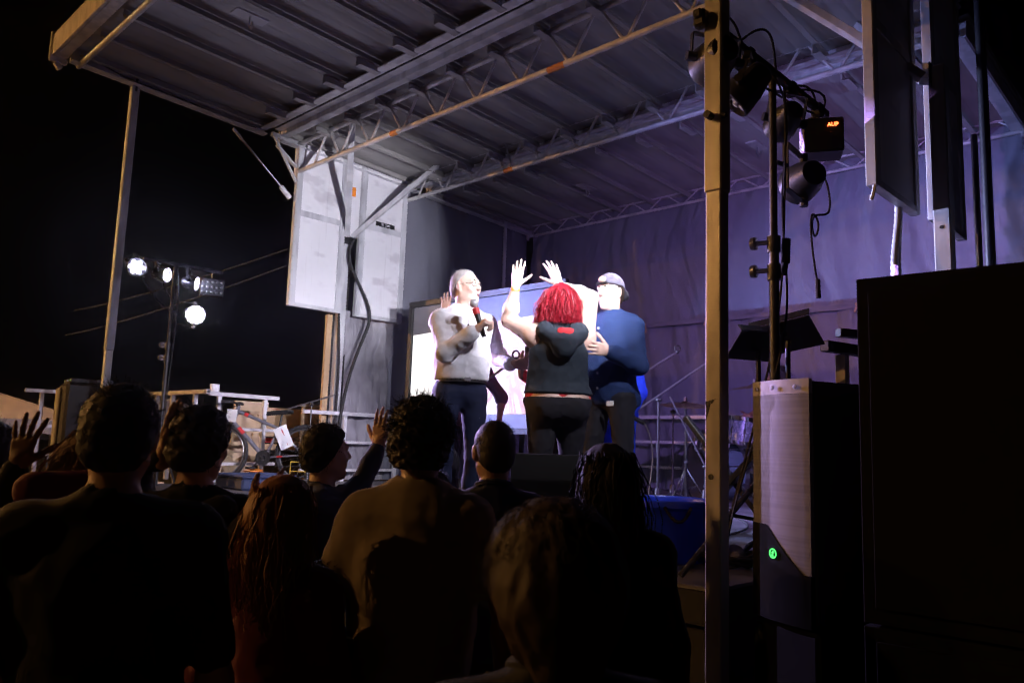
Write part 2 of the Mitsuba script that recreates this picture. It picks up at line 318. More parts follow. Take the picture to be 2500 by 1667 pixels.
obj('pole', tube((-8.98, 9.0, DECK), (-8.98, 9.0, 5.3), .03), 'm_alu', sd)
lw = thing('skirt_curtain', 'crumpled pale grey cloth hanging below the right hand white panel', 'curtain')
mat('m_sheet', blotch((.20, .19, .21), (.28, .27, .29), 3), .8, sheen=.3)
obj('cloth', cloth((-9.16, 6.02, 0), (-9.16, 7.0, 0), DECK + .01, 3.35, (1, 0, 0), .11, 12, 110, 130, 1.8), 'm_sheet', lw, smooth=True)

# ------------------------------------------------------------------ projection screen
scr = thing('projection_screen', 'wide projection screen in a black frame showing a salmon sunburst on white', 'screen')
SY = 6.42; sx0, sx1, sz0, sz1 = -8.12, -5.42, 1.70, 3.40
mat('m_screen', (.17, .17, .19), .8)
obj('fabric', box((sx0 + .06, SY - .004, sz0 + .06), (sx1 - .06, SY + .004, sz1 - .06)), 'm_screen', scr, smooth=False)
obj('frame', cat(box((sx0, SY - .035, sz1 - .075), (sx1, SY + .03, sz1), .004), box((sx0, SY - .035, sz0), (sx1, SY + .03, sz0 + .07), .004),
    box((sx0, SY - .035, sz0 + .071), (sx0 + .075, SY + .03, sz1 - .076), .004), box((sx1 - .075, SY - .035, sz0 + .071), (sx1, SY + .03, sz1 - .076), .004)), 'm_dark', scr, smooth=False)
for x in (sx0 + .25, sx1 - .25):
    obj('leg', cat(bar((x, SY + .05, DECK), (x, SY + .05, sz0 + .3), .035), bar((x, SY - .35, DECK + .02), (x, SY + .4, DECK + .02), .04)), 'm_dark', scr, smooth=False)
def burst(p, n, uv):
    cx, cz = -6.30, 2.68
    import drjit as dr
    dx, dz = p.x - cx, p.z - cz
    r = dr.sqrt(dx * dx + dz * dz) + 1e-4; a = dr.atan2(dz, dx)
    k = noise(a * 16 + 40, r * .8, 2.0); k2 = noise(a * 44 + 90, r * 2.5, 5.0)
    edge = .42 + 1.3 * k * k2 + .2 * (k - .4)
    ray = 1 - smoothstep(-.02, .02, r - edge)
    gaps = smoothstep(.60, .66, noise(a * 26 + 11, r * 1.2, 7.0)) * smoothstep(.15, .3, r)
    spl = smoothstep(.74, .78, noise(p.x * 14, p.z * 14, 3.0)) * (1 - smoothstep(.55, .95, r))
    t = dr.clip(ray * (1 - gaps) + spl, 0, 1)
    return mix((1.25, 1.2, 1.2), (.95, .42, .36), t)
V = np.array([[sx0 + .085, SY - .008, 1.93], [sx1 - .085, SY - .008, 1.93], [sx1 - .085, SY - .008, 3.05], [sx0 + .085, SY - .008, 2.96]])
obj('projected_picture', (V, np.array([[0, 1, 2], [0, 2, 3]])), 'm_dark', scr, smooth=False, label='bright white picture with a salmon sunburst', uv=np.array([[0, 0], [1, 0], [1, 1], [0, 1.0]]), emitter={'type': 'area', 'radiance': proc(burst)})

# ------------------------------------------------------------------ guard rails
def rail_panel(a, b, ztop, zs, posts, label, group=None, w=.05, low=DECK):
    t = thing('guard_rail', label, 'railing', group)
    a, b = np.array([*a, 0.0]), np.array([*b, 0.0])
    obj('rail', bar(a + [0, 0, ztop], b + [0, 0, ztop], w, w, .004), 'm_rail', t, smooth=False)
    for z in zs: obj('rail', bar(a + [0, 0, z], b + [0, 0, z], .036), 'm_rail', t, smooth=False)
    for f in posts:
        p = a + (b - a) * f; obj('post', bar(p + [0, 0, low], p + [0, 0, ztop - w / 2 - .001], w, w, .003, (0, 1, 0)), 'm_rail', t, smooth=False)
    return t
rail_panel((-8.98, 5.42), (-8.98, 6.96), 1.92, (1.54, 1.17), (.42, .985), 'grey guard rail on the stage edge behind the rear bicycle wheel')
rail_panel((-7.6, 9.50), (-3.2, 9.50), 2.04, (1.69, 1.34), (.02, .97), 'grey guard rail across the backdrop behind the drum kit')
rail_panel((-12.0, 3.02), (-11.9, 3.55), 2.09, (1.62, 1.25), (.38,), 'leftmost stair rail in front of the tent roof', low=.1)
rb = rail_panel((-10.55, 4.10), (-8.86, 4.10), 2.08, (), (.14, .42, .80), 'stair rail lit orange with an open square tube end')
obj('tube_end', box((-8.859, 4.082, 2.062), (-8.853, 4.118, 2.098)), 'm_dark', rb, smooth=False)
rc = rail_panel((-9.10, 4.22), (-9.22, 5.20), 2.07, (1.66, 1.24), (.14, .80), 'guard rail with a white cup on it behind the bicycle')
solo('cup', lathe([(0, 0), (.05, 0), (.055, .01), (.057, .09), (.05, .09), (.046, .012), (0, .012)], 20, (-9.12, 4.29, 2.096)), 'm_white', 'round white tub standing on the guard rail end', 'tub')
# right hand rail post seen beside the black cabinet
mat('m_brownsteel', (.045, .032, .02), .6)
t = thing('wing_rail', 'square handrail lit orange beside the black loudspeaker stack', 'railing')
obj('rail', bar((-1.76, 4.30, 2.195), (-1.60, 4.95, 2.195), .06, .06, .004), 'm_brownsteel', t, smooth=False)
obj('rail', bar((-1.80, 4.60, 2.31), (-1.62, 4.95, 2.31), .05, .05, .004), 'm_brownsteel', t, smooth=False)
obj('post', bar((-1.74, 4.50, DECK), (-1.74, 4.50, 2.164), .06, .06, .004, (0, 1, 0)), 'm_galv', t, smooth=False)
# flexible duct at the right wall
t = thing('flexible_duct', 'ribbed silver hose pair hanging below the dark right panel', 'hose')
for k, off in enumerate((0, .05)):
    c = curve([(-1.80, 5.72 + off * .2, 3.42), (-1.80, 5.70 + off * .3, 3.2), (-1.80, 5.62 + off, 2.95), (-1.80, 5.65 + off * 1.8, 2.6), (-1.82, 5.75 + off * 2, 2.1)], 130)
    r = .024 + .0035 * (np.arange(130) % 4 < 2)
    obj('hose', path(c, r, 10), 'm_alu', t, smooth=40)
obj('zip_tie', path(curve([(-1.76, 5.14, 3.36), (-1.755, 5.12, 3.30), (-1.765, 5.10, 3.24), (-1.77, 5.12, 3.27)], 14), .012, 6), 'm_white', S)
# ------------------------------------------------------------------ lighting stands and LED lamps
def led_lamp(name, label, pos, d, hang, r=.10, depth=.14, glow=None, cells=7, sp=None, cat_='stage light', group=None, yoke='m_black', body='m_black', side=None):
    """A round LED can at pos pointing along d, carried by a U yoke from the point hang. sp = (intensity, colour, cutoff, beam, aim)."""
    t = thing(name, label, cat_, group)
    pos, d = np.asarray(pos, float), np.asarray(d, float); d = d / np.linalg.norm(d)
    Fm = frame(d); hang = np.asarray(hang, float)
    prof = [(0, -depth), (r * .45, -depth), (r * .62, -depth * .93), (r * .9, -depth * .35), (r * .97, 0), (r, .02), (r, .045), (r * .93, .05), (r * .92, .02), (0, .018)]
    obj('housing', lathe(prof, 28, pos, d), body, t)
    up = hang - pos; up /= np.linalg.norm(up)
    sv = np.cross(d, up) if side is None else np.asarray(side, float); sv /= np.linalg.norm(sv)
    R = r * 1.14; H = np.linalg.norm(hang - pos)
    y = cat(bar(pos - sv * R - d * .03, pos - sv * R + up * H * .72 - d * .03, .03, .006, up=sv), bar(pos + sv * R - d * .03, pos + sv * R + up * H * .72 - d * .03, .03, .006, up=sv),
        bar(pos - sv * R + up * H * .72 - d * .03, pos + sv * R + up * H * .72 - d * .03, .03, .006, up=up), tube(pos + up * H * .72 - d * .03, hang, .012),
        tube(pos - sv * (R + .02) - d * .03, pos - sv * R * .8 - d * .03, .022), tube(pos + sv * (R + .02) - d * .03, pos + sv * R * .8 - d * .03, .022))
    obj('yoke', y, yoke, t)
    pts = [(0, 0)] + [(r * .55 * math.cos(a), r * .55 * math.sin(a)) for a in np.arange(6) * math.pi / 3]
    rc = r * .235
    if cells > 7:
        pts = [(0, 0)] + [(r * .36 * math.cos(a), r * .36 * math.sin(a)) for a in np.arange(6) * math.pi / 3] + [(r * .72 * math.cos(a), r * .72 * math.sin(a)) for a in (np.arange(12) + .5) * math.pi / 6]; rc = r * .17
    cells_ = []
    for a, b in pts:
        c = pos + Fm[:, 0] * a + Fm[:, 1] * b + d * .024
        m = lathe([(rc, 0), (rc * .8, .008), (0, .012)], 12, c, d); w_ = m[0][m[1][0]]
        cells_.append((m[0], m[1][:, ::-1]) if np.cross(w_[1] - w_[0], w_[2] - w_[0]) @ d < 0 else m)
    if glow is not None: obj('led_cluster', cat(*cells_), 'm_dark', t, emitter=emit(glow, .6), label='cluster of burning white LED cells')
    else: obj('led_cluster', cat(*cells_), 'm_steel', t, kind='stuff')
    if sp:
        spot(t + '_beam', pos + d * .08, sp[4] if len(sp) > 4 else d, sp[0], sp[1], sp[2], sp[3])
    return t
def stand(name, label, base, ztop, zj, y0, y1, feet, r=.0175):
    t = thing(name, label, 'light stand')
    x, y, z = base
    obj('pole', cat(tube((x, y, z), (x, y, zj), r * 1.25, n=14)), 'm_black', t)
    obj('pole', tube((x, y, zj), (x, y, ztop), r, n=14), 'm_black', t)
    for zc in (zj, zj - .14):
        c = obj('collar', tube((x, y, zc - .05), (x, y, zc + .03), r * 1.7, n=14), 'm_black', t)
        obj('knob', cat(tube((x - r, y - .01, zc), (x - .085, y - .03, zc), .012), lathe([(0, 0), (.03, 0), (.034, .01), (.03, .03), (0, .034)], 12, (x - .075, y - .028, zc), (-1, -.2, 0))), 'm_steel', t)
    obj('crossbar', bar((x, y0, ztop), (x, y1, ztop), .04, .04, .006), 'm_black', t)
    if feet:
        for a in (0, 2.1, 4.2):
            obj('leg', cat(tube((x, y, z + .55), (x + .5 * math.cos(a), y + .5 * math.sin(a), z + .02), .014), tube((x, y, z + .25), (x + .25 * math.cos(a), y + .25 * math.sin(a), z + .29), .009)), 'm_black', t)
    return t
PANELDIR = np.array([-.9636, .267, .167])
PEOPLE = np.array([-1.78, .92, -.62])
# right stand, on the subwoofer; its lamps face the stage
rs = stand('lighting_stand', 'black pole with a crowded T bar rising behind the pale fronted subwoofer', (-1.70, 3.57, DECK), 3.50, 2.62, 2.84, 4.24, True, .019)
for k, pts in enumerate([[(-1.70, 2.9, 3.53), (-1.66, 3.1, 3.55), (-1.72, 3.35, 3.53), (-1.68, 3.55, 3.46), (-1.68, 3.63, 2.9), (-1.66, 3.62, 2.3), (-1.74, 3.40, 1.6), (-1.82, 3.30, 1.1)],
        [(-1.70, 4.2, 3.52), (-1.67, 4.0, 3.55), (-1.73, 3.8, 3.50), (-1.68, 3.66, 3.44), (-1.69, 3.66, 2.7), (-1.72, 3.66, 2.3), (-1.78, 3.5, 1.7), (-1.85, 3.3, 1.05)],
        [(-1.70, 3.0, 3.52), (-1.74, 3.3, 3.42), (-1.70, 3.6, 3.40), (-1.72, 3.9, 3.44), (-1.70, 4.15, 3.47)],
        [(-1.70, 3.25, 3.54), (-1.66, 3.5, 3.60), (-1.72, 3.7, 3.50), (-1.69, 3.95, 3.56), (-1.70, 4.1, 3.48)],
        [(-1.68, 4.0, 3.0), (-1.67, 4.12, 3.10), (-1.66, 4.14, 2.9), (-1.68, 3.98, 2.82), (-1.69, 4.03, 2.75), (-1.69, 4.08, 2.82), (-1.68, 4.0, 2.86), (-1.69, 4.02, 2.6), (-1.69, 4.06, 2.50)]]):
    obj('power_cable', path(curve(pts, 60), .006, 6), 'm_rubber', rs)
obj('cable_plug', cat(tube((-1.69, 4.06, 2.52), (-1.69, 4.065, 2.42), .014), tube((-1.66, 3.62, 2.64), (-1.66, 3.61, 2.52), .022), tube((-1.66, 3.61, 2.52), (-1.665, 3.605, 2.46), .014)), 'm_rubber', rs)
obj('clamp', cat(*[cbox((-1.70, y, 3.485), (.06, .05, .08), .01) for y in (2.88, 3.32, 3.78, 4.12)]), 'm_black', rs, kind='stuff')
led_lamp('stage_lamp', 'black LED can half hidden behind the thick roof leg', (-1.73, 3.03, 3.35), (-.8, .6, .0), (-1.72, 3.03, 3.50), r=.10, depth=.15,
    sp=(78, WHITE, 23, 14, PEOPLE))
led_lamp('stage_lamp', 'black LED can tilted downwards just left of the crowded pole', (-1.74, 3.30, 3.29), (-.62, -.30, -.72), (-1.70, 3.34, 3.49), r=.092, depth=.17, sp=(9, WHITE, 46, 30, np.array([-1.6, .5, -1.0])))
led_lamp('stage_lamp', 'dark LED can hanging just right of the crowded pole', (-1.74, 3.76, 3.30), (-1, .8, -.25), (-1.70, 3.76, 3.49), r=.085, depth=.14, sp=(70, VIOLET, 42, 24, np.array([-2.0, 5.5, -1.0])))
led_lamp('stage_lamp', 'big black LED can clamped sideways on the pole below the control box', (-1.70, 3.89, 3.01), (-.78, .62, -.05), (-1.70, 3.60, 3.04), r=.105, depth=.15,
    side=(0.0, 0, 1.0), sp=(185, WHITE, 13, 9.5, PANELDIR))
cb = thing('effect_light', 'square black light box with a red display at the far end of the T bar', 'stage light')
spot('effect_beam', (-1.80, 4.10, 3.28), (-7.05, .75, -1.55), 150, (.82, .74, 1.0), 14, 9)
bx = obj('housing', cbox((-1.68, 4.12, 3.31), (.21, .17, .19), .008, rotz(.5)), 'm_black', cb)
obj('bracket', cat(bar((-1.69, 4.0, 3.40), (-1.69, 4.2, 3.40), .03, .006), tube((-1.70, 4.12, 3.40), (-1.70, 4.12, 3.49), .01)), 'm_black', cb)
RF = rotz(.5) @ np.stack([[1, 0, 0], [0, 0, 1], [0, -1, 0]], 1).astype(float)
obj('display_digits', xf(letters('AUP', .020, .002, True), RF, np.array([-1.68, 4.12, 3.352]) + rotz(.5) @ [.02, -.087, 0]), 'm_dark', cb, smooth=False, emitter=emit((9, 1.0, .25), .003), label='glowing red display characters')
obj('fins', cat(*[cbox(np.array([-1.68, 4.12, 3.31]) + rotz(.5) @ np.array([-.108, 0, z]), (.006, .14, .006), 0, rotz(.5)) for z in np.linspace(-.07, .07, 9)]), 'm_steel', cb, kind='stuff')
# left stand, lamps burning towards the stage
ls = stand('lighting_stand', 'far black pole whose T bar carries the burning white lamps', (-8.72, 3.53, DECK), 3.46, 2.55, 3.18, 4.08, True)
obj('power_cable', cat(path(curve([(-8.72, 3.10, 3.36), (-8.70, 3.25, 3.15), (-8.71, 3.4, 3.0), (-8.71, 3.52, 2.93)], 30), .006, 5), path(curve([(-8.72, 3.38, 3.33), (-8.71, 3.42, 3.2), (-8.71, 3.48, 3.1), (-8.71, 3.53, 3.06)], 30), .006, 5),
    path(curve([(-8.70, 3.55, 3.44), (-8.68, 3.58, 2.8), (-8.69, 3.56, 2.2), (-8.70, 3.6, 1.3)], 40), .007, 5)), 'm_rubber', ls)
GL = (120, 122, 200)
LG = 'white lamps on the far stand'
def tocam(p, k=.75):
    a = np.array([0, 0, 1.9]) - p; a /= np.linalg.norm(a); return a
led_lamp('burning_lamp', 'brightest white LED lamp at the near end of the far T bar', (-8.68, 3.10, 3.34), (1.0, -.22, -.12), (-8.72, 3.20, 3.46), glow=(180, 180, 290), cells=7, sp=(185, np.array([.60, .45, 1.0]), 13, 8.5, np.array([7.0, .10, -1.40])))
led_lamp('burning_lamp', 'small white LED lamp left of the far pole', (-8.66, 3.385, 3.31), (.75, .55, -.12), (-8.72, 3.385, 3.46), r=.085, depth=.12, glow=GL, sp=(300, np.array([.28, .36, 1.0]), 34, 18, np.array([5.5, 4.2, -1.5])))
led_lamp('burning_lamp', 'small white LED lamp right of the far pole', (-8.66, 3.715, 3.27), (.62, .72, -.12), (-8.72, 3.715, 3.46), r=.085, depth=.12, glow=GL, sp=(420, np.array([.55, .58, 1.0]), 20, 9, np.array([7.0, 2.9, -1.0])))
led_lamp('burning_lamp', 'large round white LED lamp clamped halfway up the far pole', (-8.60, 3.745, 2.905), (1.0, -.28, -.1), (-8.72, 3.53, 2.93), r=.112, glow=(140, 140, 220), cells=19, yoke='m_steel', side=(0.0, 0, 1.0),
    sp=(160, np.array([.60, .42, 1.0]), 13, 8.5, np.array([7.0, -.45, -1.15])))
bl = thing('blinder_light', 'dark light box with rows of glinting lenses ending the far T bar', 'stage light')
RB = rotz(-.35)
obj('housing', cbox((-8.70, 3.96, 3.26), (.10, .26, .20), .01, RB), 'm_black', bl)
for i in range(5):
    for j in range(3):
        obj('lens', ball(np.array([-8.70, 3.96, 3.26]) + RB @ np.array([.052, -.1 + .05 * i, -.06 + .06 * j]), .016, 1), 'm_chrome', bl)
obj('bracket', bar((-8.71, 3.96, 3.36), (-8.72, 3.96, 3.46), .03, .01), 'm_black', bl)

# ------------------------------------------------------------------ loudspeakers
def grille_col(p, n, uv):
    return mix((.10, .10, .103), (.122, .122, .126), smoothstep(.25, .75, noise(p.z * 170, p.x * 1.5, p.y * 1.5))) * (.85 + .3 * noise(p.x * 5, p.y * 5, p.z * 3))
mat('m_grille', proc(grille_col), .55, .2)
mat('m_trim', blotch((.30, .30, .31), (.36, .36, .37), 14), .5)
ws = thing('subwoofer', 'tall black subwoofer with a pale ribbed grille and glowing green badge', 'speaker')
Rw = rotz(-.40); wc = np.array([-1.215, 2.834, 0]); W2, D2 = .305, .48
def W(a, b, z): return wc + Rw @ np.array([-a, b, 0]) + [0, 0, z]
def wbox(a0, a1, b0, b1, z0, z1, ch=0): return xf(box((-a1, b0, z0), (-a0, b1, z1), ch), Rw, wc)
obj('cabinet', wbox(0, W2, .012, D2, .98, 1.868, .012), 'm_black', ws, smooth=False)
gv = np.linspace(0, 1, 13); arc = .030 * (1 - (2 * gv - 1) ** 2)
poly = [(-W2 * a + 0, -.006 - h * .8) for a, h in zip(gv, arc)] + [(-W2, .011), (0, .011)]
def cutz(x, z0, z1):
    a = -x / W2; return np.where(a > .66, z1, np.where(a < .12, z0, z0 + (z1 - z0) * (a - .12) / .54))
gm = prism(shapely.Polygon(poly), 1.0); gz = np.where(gm[0][:, 2] > .5, 1.820, cutz(gm[0][:, 0], 1.165, 1.33)); gm = (np.c_[gm[0][:, :2], gz], gm[1])
obj('grille', xf(gm, Rw, wc), 'm_grille', ws, smooth=30)
gt = prism(shapely.Polygon(poly), .055)
obj('top_trim', xf(gt, Rw, wc + [0, 0, 1.821]), 'm_trim', ws, smooth=30)
gb = prism(shapely.Polygon(poly), 1.0); gz = np.where(gb[0][:, 2] < .5, .981, cutz(gb[0][:, 0], 1.165, 1.33) - .002); gb = (np.c_[gb[0][:, :2] + np.where(gb[0][:, 1:2] < 0, [[0, -.004]], [[0, 0]]), gz], gb[1])
obj('lower_front', xf(gb, Rw, wc), 'm_pitch', ws, smooth=30)  # black lower front below the slanted grille edge
for a in (.05, .155, .26): obj('screw', lathe([(0, 0), (.009, 0), (.009, .003), (0, .004)], 10, W(a, -.009 - .03 * (1 - (2 * a / W2 - 1) ** 2), 1.845), Rw @ np.array([0, -1.0, 0])), 'm_dark', ws)
RG = Rw @ np.stack([[1, 0, 0], [0, 0, 1], [0, -1, 0]], 1).astype(float)
ring = shapely.Point(0, 0).buffer(.0185).difference(shapely.Point(0, 0).buffer(.0145))
man = shapely.affinity.scale(shapely.union_all([shapely.Point(.002, .013).buffer(.0045), shapely.LineString([(0, .008), (-.002, -.003)]).buffer(.004), shapely.LineString([(-.002, -.003), (.002, -.017)]).buffer(.003), shapely.LineString([(-.002, -.003), (-.008, -.013)]).buffer(.003), shapely.LineString([(-.01, .004), (.009, .005)]).buffer(.0025)]), .65, .65, origin=(0, 0))
bad = obj('badge', xf(cat(prism(ring, .003), prism(man, .003)), RG, W(.160, -.038, 1.225)), 'm_dark', ws, smooth=False, emitter=emit((.12, 1.5, .25), .01), label='round glowing green badge with a running figure')
lb = thing('bass_cabinet', 'plain black cabinet on the ground carrying the pale fronted subwoofer', 'speaker')
obj('body', wbox(-.02, W2 + .02, -.0, D2 + .02, .012, .968, .015), 'm_pitch', lb, smooth=False); obj('foot', cat(*[wbox(a, a + .05, b, b + .05, 0, .011) for a in (.0, .26) for b in (.03, .42)]), 'm_rubber', lb, smooth=False)
pa = thing('loudspeaker', 'large black loudspeaker cabinet filling the right edge nearest the camera', 'speaker')
Rp = rotz(.05)
obj('cabinet', xf(cbox((.33, .32, 1.63), (.66, .62, 1.1), .002), Rp, (-.965, 2.62, 0)), 'm_pitch', pa)
obj('grille', xf(cbox((.33, -.002, 1.63), (.58, .006, 1.0), .001), Rp, (-.965, 2.62, 0)), 'm_pitch', pa)
obj('handle', xf(cat(bar((.665, .25, 1.7), (.665, .40, 1.7), .03, .02)), Rp, (-.965, 2.62, 0)), 'm_rubber', pa)
p2 = thing('loudspeaker', 'black bass cabinet on the ground under the large loudspeaker', 'speaker')
obj('cabinet', xf(cbox((.33, .32, .54), (.66, .62, 1.06), .002), Rp, (-.965, 2.62, 0)), 'm_pitch', p2)
obj('grille', xf(cbox((.33, -.002, .56), (.58, .006, .94), .001), Rp, (-.965, 2.62, 0)), 'm_pitch', p2)
lsp = thing('loudspeaker', 'far column loudspeaker lit orange in front of the stair rails', 'speaker')
Rl = rotz(-.15)
obj('cabinet', xf(cbox((.30, .28, 1.1), (.56, .5, 2.0), .03), Rl, (-9.98, 2.82, 0)), 'm_black', lsp)
mat('m_brown_grille', (.23, .22, .21), .6)
obj('grille', xf(cbox((.15, .018, 1.12), (.27, .035, 1.86), .012), Rl, (-9.98, 2.82, 0)), 'm_brown_grille', lsp)
pr = thing('power_amplifier', 'flat rack unit with tiny lights on top of the far loudspeaker', 'amplifier')
obj('chassis', xf(cbox((.30, .28, 2.125), (.5, .42, .045), .004), Rl, (-9.98, 2.82, 0)), 'm_black', pr)
for a, c in ((.12, (.5, .45, .2)), (.30, (.3, .3, .35)), (.36, (.3, .3, .3)), (.5, (.3, .9, .2))):
    obj('indicator', xf(cbox((a, .066, 2.127), (.014, .006, .012)), Rl, (-9.98, 2.82, 0)), 'm_dark', pr, smooth=False, emitter=emit(np.array(c) * .5, .001))
mat('m_darkgrey', .005, .8, spec=.12)
wd = thing('floor_monitor', 'low black floor monitor at the front edge of the stage', 'speaker')
Rm = rotz(math.radians(44))
mp = shapely.Polygon([(0, 0), (.46, 0), (.46, .20), (.22, .53), (.10, .53), (0, .40)]).buffer(-.03).buffer(.03)
q = prism(mp, .66); q = (np.stack([q[0][:, 2] - .33, q[0][:, 0] - .2, q[0][:, 1]], 1), q[1][:, ::-1])
q = (q[0], q[1][:, ::-1])
obj('cabinet', xf(q, Rm, (-2.74, 3.32, DECK)), 'm_darkgrey', wd, smooth=30)
obj('handle', xf(bar((-.10, -.205, .30), (.10, -.205, .30), .03, .02), Rm, (-2.74, 3.32, DECK)), 'm_rubber', wd)

# ------------------------------------------------------------------ drum kit
def shell_col(p, n, uv):
    k = smoothstep(.55, .8, noise(p.x * 90, p.y * 90, p.z * 90))
    return mix((.16, .19, .26), (.62, .66, .72), k)
mat('m_sparkle', proc(shell_col), .22, .45)
mat('m_shell', (.10, .16, .20), .15, .2, clearcoat=1.0)
mat('m_head', (.03, .028, .03), .35)
mat('m_skinhead', (.62, .62, .62), .5)
mat('m_bronze', blotch((.20, .14, .08), (.30, .21, .12), 20), .32, .85)
def drum(name, label, c, axis, r, L, mshell, mfront, lugs):
    t = thing(name, label, 'drum'); c = np.asarray(c, float); a = np.asarray(axis, float); a /= np.linalg.norm(a)
    obj('shell', lathe([(r, 0), (r, L)], 40, c, a), mshell, t)
    obj('head', lathe([(0, -.002), (r * .98, -.002)], 40, c, a), mfront, t); obj('head', lathe([(r * .98, L + .002), (0, L + .002)], 40, c, a), 'm_skinhead', t)
    for s in (0, L):
        obj('hoop', lathe([(r + .004, s - .022), (r + .016, s - .022), (r + .016, s + .022), (r + .004, s + .022), (r + .004, s - .022)], 40, c, a), 'm_chrome', t)
    Fm = frame(a)
    for k in range(lugs):
        th = 2 * math.pi * k / lugs + .2; o = Fm[:, 0] * math.cos(th) + Fm[:, 1] * math.sin(th)
        obj('lug', cat(tube(c + o * (r + .018), c + o * (r + .018) + a * L, .0045, n=6), cbox(c + o * (r + .012) + a * L * .5, (.03, .03, .05), .006, frame(a, o)), ball(c + o * (r + .02), .012, 1), ball(c + o * (r + .02) + a * L, .012, 1)), 'm_chrome', t)
    return t
drum('bass_drum', 'black fronted bass drum with a dark glossy shell behind the thick roof leg', (-4.72, 7.92, 1.355), (.56, .83, .05), .315, .46, 'm_shell', 'm_head', 10)
drum('tom_drum', 'sparkling silver tom drum above the right side of the bass drum', (-4.27, 8.12, 1.68), (.1, .1, 1), .17, .27, 'm_sparkle', 'm_skinhead', 8)
drum('snare_drum', 'small sparkling snare drum left of the thick roof leg', (-4.42, 7.74, 1.60), (0, .1, 1), .16, .13, 'm_chrome', 'm_skinhead', 8)
drum('floor_tom', 'sparkling floor tom partly hidden by the subwoofer', (-4.02, 8.34, 1.40), (0, 0, 1), .20, .24, 'm_sparkle', 'm_skinhead', 8)
def cymbal(label, c, tilt, r, base, thick=.011):
    t = thing('cymbal', label, 'cymbal'); c = np.asarray(c, float); ax = np.array([math.sin(tilt[0]), math.sin(tilt[1]), 1.0])
    obj('plate', lathe([(.012, .03), (.03, .028), (.055, .012), (r * .6, 0), (r, -.018), (r, -.021), (r * .6, -.003), (.05, .008), (.012, .024)], 40, c, ax), 'm_bronze', t)
    b = np.asarray(base, float)
    obj('stand', cat(tube(b + [0, 0, .5], c + [0, 0, .06], .010, n=8), tube(b, b + [0, 0, .75], .014, n=8), *[ball(b + [0, 0, z], (.026, .026, .03), 1) for z in (.45, .62, .75, .92)],
        tube(c + [0, 0, .03], c + [0, 0, .075], .018, n=8)), 'm_chrome', t)
    for a in (.3, 2.4, 4.5):
        obj('leg', cat(tube(b + [0, 0, .38], b + [.24 * math.cos(a), .24 * math.sin(a), .01], .008, n=6), tube(b + [0, 0, .14], b + [.13 * math.cos(a), .13 * math.sin(a), .2], .006, n=6), ball(b + [.24 * math.cos(a), .24 * math.sin(a), .015], .016, 1)), 'm_chrome', t)
    return t
cymbal('tilted bronze cymbal left of the thick roof leg', (-4.58, 7.46, 2.09), (.10, -.12), .27, (-4.63, 7.56, DECK))
cymbal('higher bronze cymbal in front of the drummer', (-4.15, 8.2, 2.33), (-.05, -.12), .27, (-4.10, 8.30, DECK))
# microphone stands
def mic_stand(label, base, h, p0, p1, mic=True, clip=False):
    t = thing('microphone_stand', label, 'microphone stand'); b = np.asarray(base, float); p0, p1 = np.asarray(p0, float), np.asarray(p1, float)
    obj('pole', cat(tube(b, b + [0, 0, h * .55], .013, n=8), tube(b + [0, 0, h * .5], b + [0, 0, h], .0095, n=8), tube(b + [0, 0, h * .52], b + [0, 0, h * .60], .017, n=8)), 'm_black', t)
    obj('boom', tube(p0, p1, .009, n=8), 'm_steel', t)
    k = b + [0, 0, h]; obj('clutch', cat(ball(k, .026, 1), tube(k - [.03, 0, 0], k + [.03, 0, 0], .012)), 'm_black', t)
    obj('base', cat(*[tube(b + [0, 0, .12], b + [.28 * math.cos(a), .28 * math.sin(a), .012], .011, n=6) for a in (.5, 2.6, 4.7)], lathe([(0, .2), (.03, .2), (.045, .02), (.03, 0)], 12, b)), 'm_black', t)
    d = (p1 - p0) / np.linalg.norm(p1 - p0)
    if mic: obj('microphone', cat(tube(p1, p1 + d * .15, .013, .02), ball(p1 + d * .17, .026, 1)), 'm_dark', t)
    if clip:
        obj('clip', cat(path([p1 + np.array([.02 * math.cos(a), .014 * math.cos(a), .03 + .028 * math.sin(a)]) for a in np.linspace(-1.4, 4.2, 14)], .007, 6), ball(p1, .016, 1)), 'm_dark', t)
    return t
mic_stand('boom microphone stand with its base behind the blue tub', (-4.29, 6.50, DECK), 1.05, (-4.45, 6.32, 1.94), (-3.90, 6.74, 2.44))
mic_stand('boom reaching up right from behind the person in cobalt blue', (-4.15, 5.86, DECK), 1.10, (-4.20, 5.72, 2.12), (-3.78, 6.02, 2.46), mic=False, clip=True)
mic_stand('empty boom stand with a looped clip in front of the screen', (-4.20, 3.98, DECK), .95, (-4.10, 3.86, 1.98), (-3.86, 4.02, 2.20), mic=False, clip=True)
mic_stand('straight stand between the boom stand and the chrome cymbal stand', (-4.71, 7.42, DECK), .98, (-4.71, 7.40, 1.93), (-4.70, 7.43, 2.02), mic=False)
mic_stand('low diagonal boom stand crossing in front of the bass drum', (-3.98, 6.85, DECK), .42, (-3.98, 6.85, 1.44), (-4.18, 6.53, 2.10), mic=False)
mic_stand('slim stand on the left beside the bicycle saddle', (-8.55, 5.28, DECK), .98, (-8.70, 5.05, 1.93), (-8.40, 5.52, 2.13), mic=False)
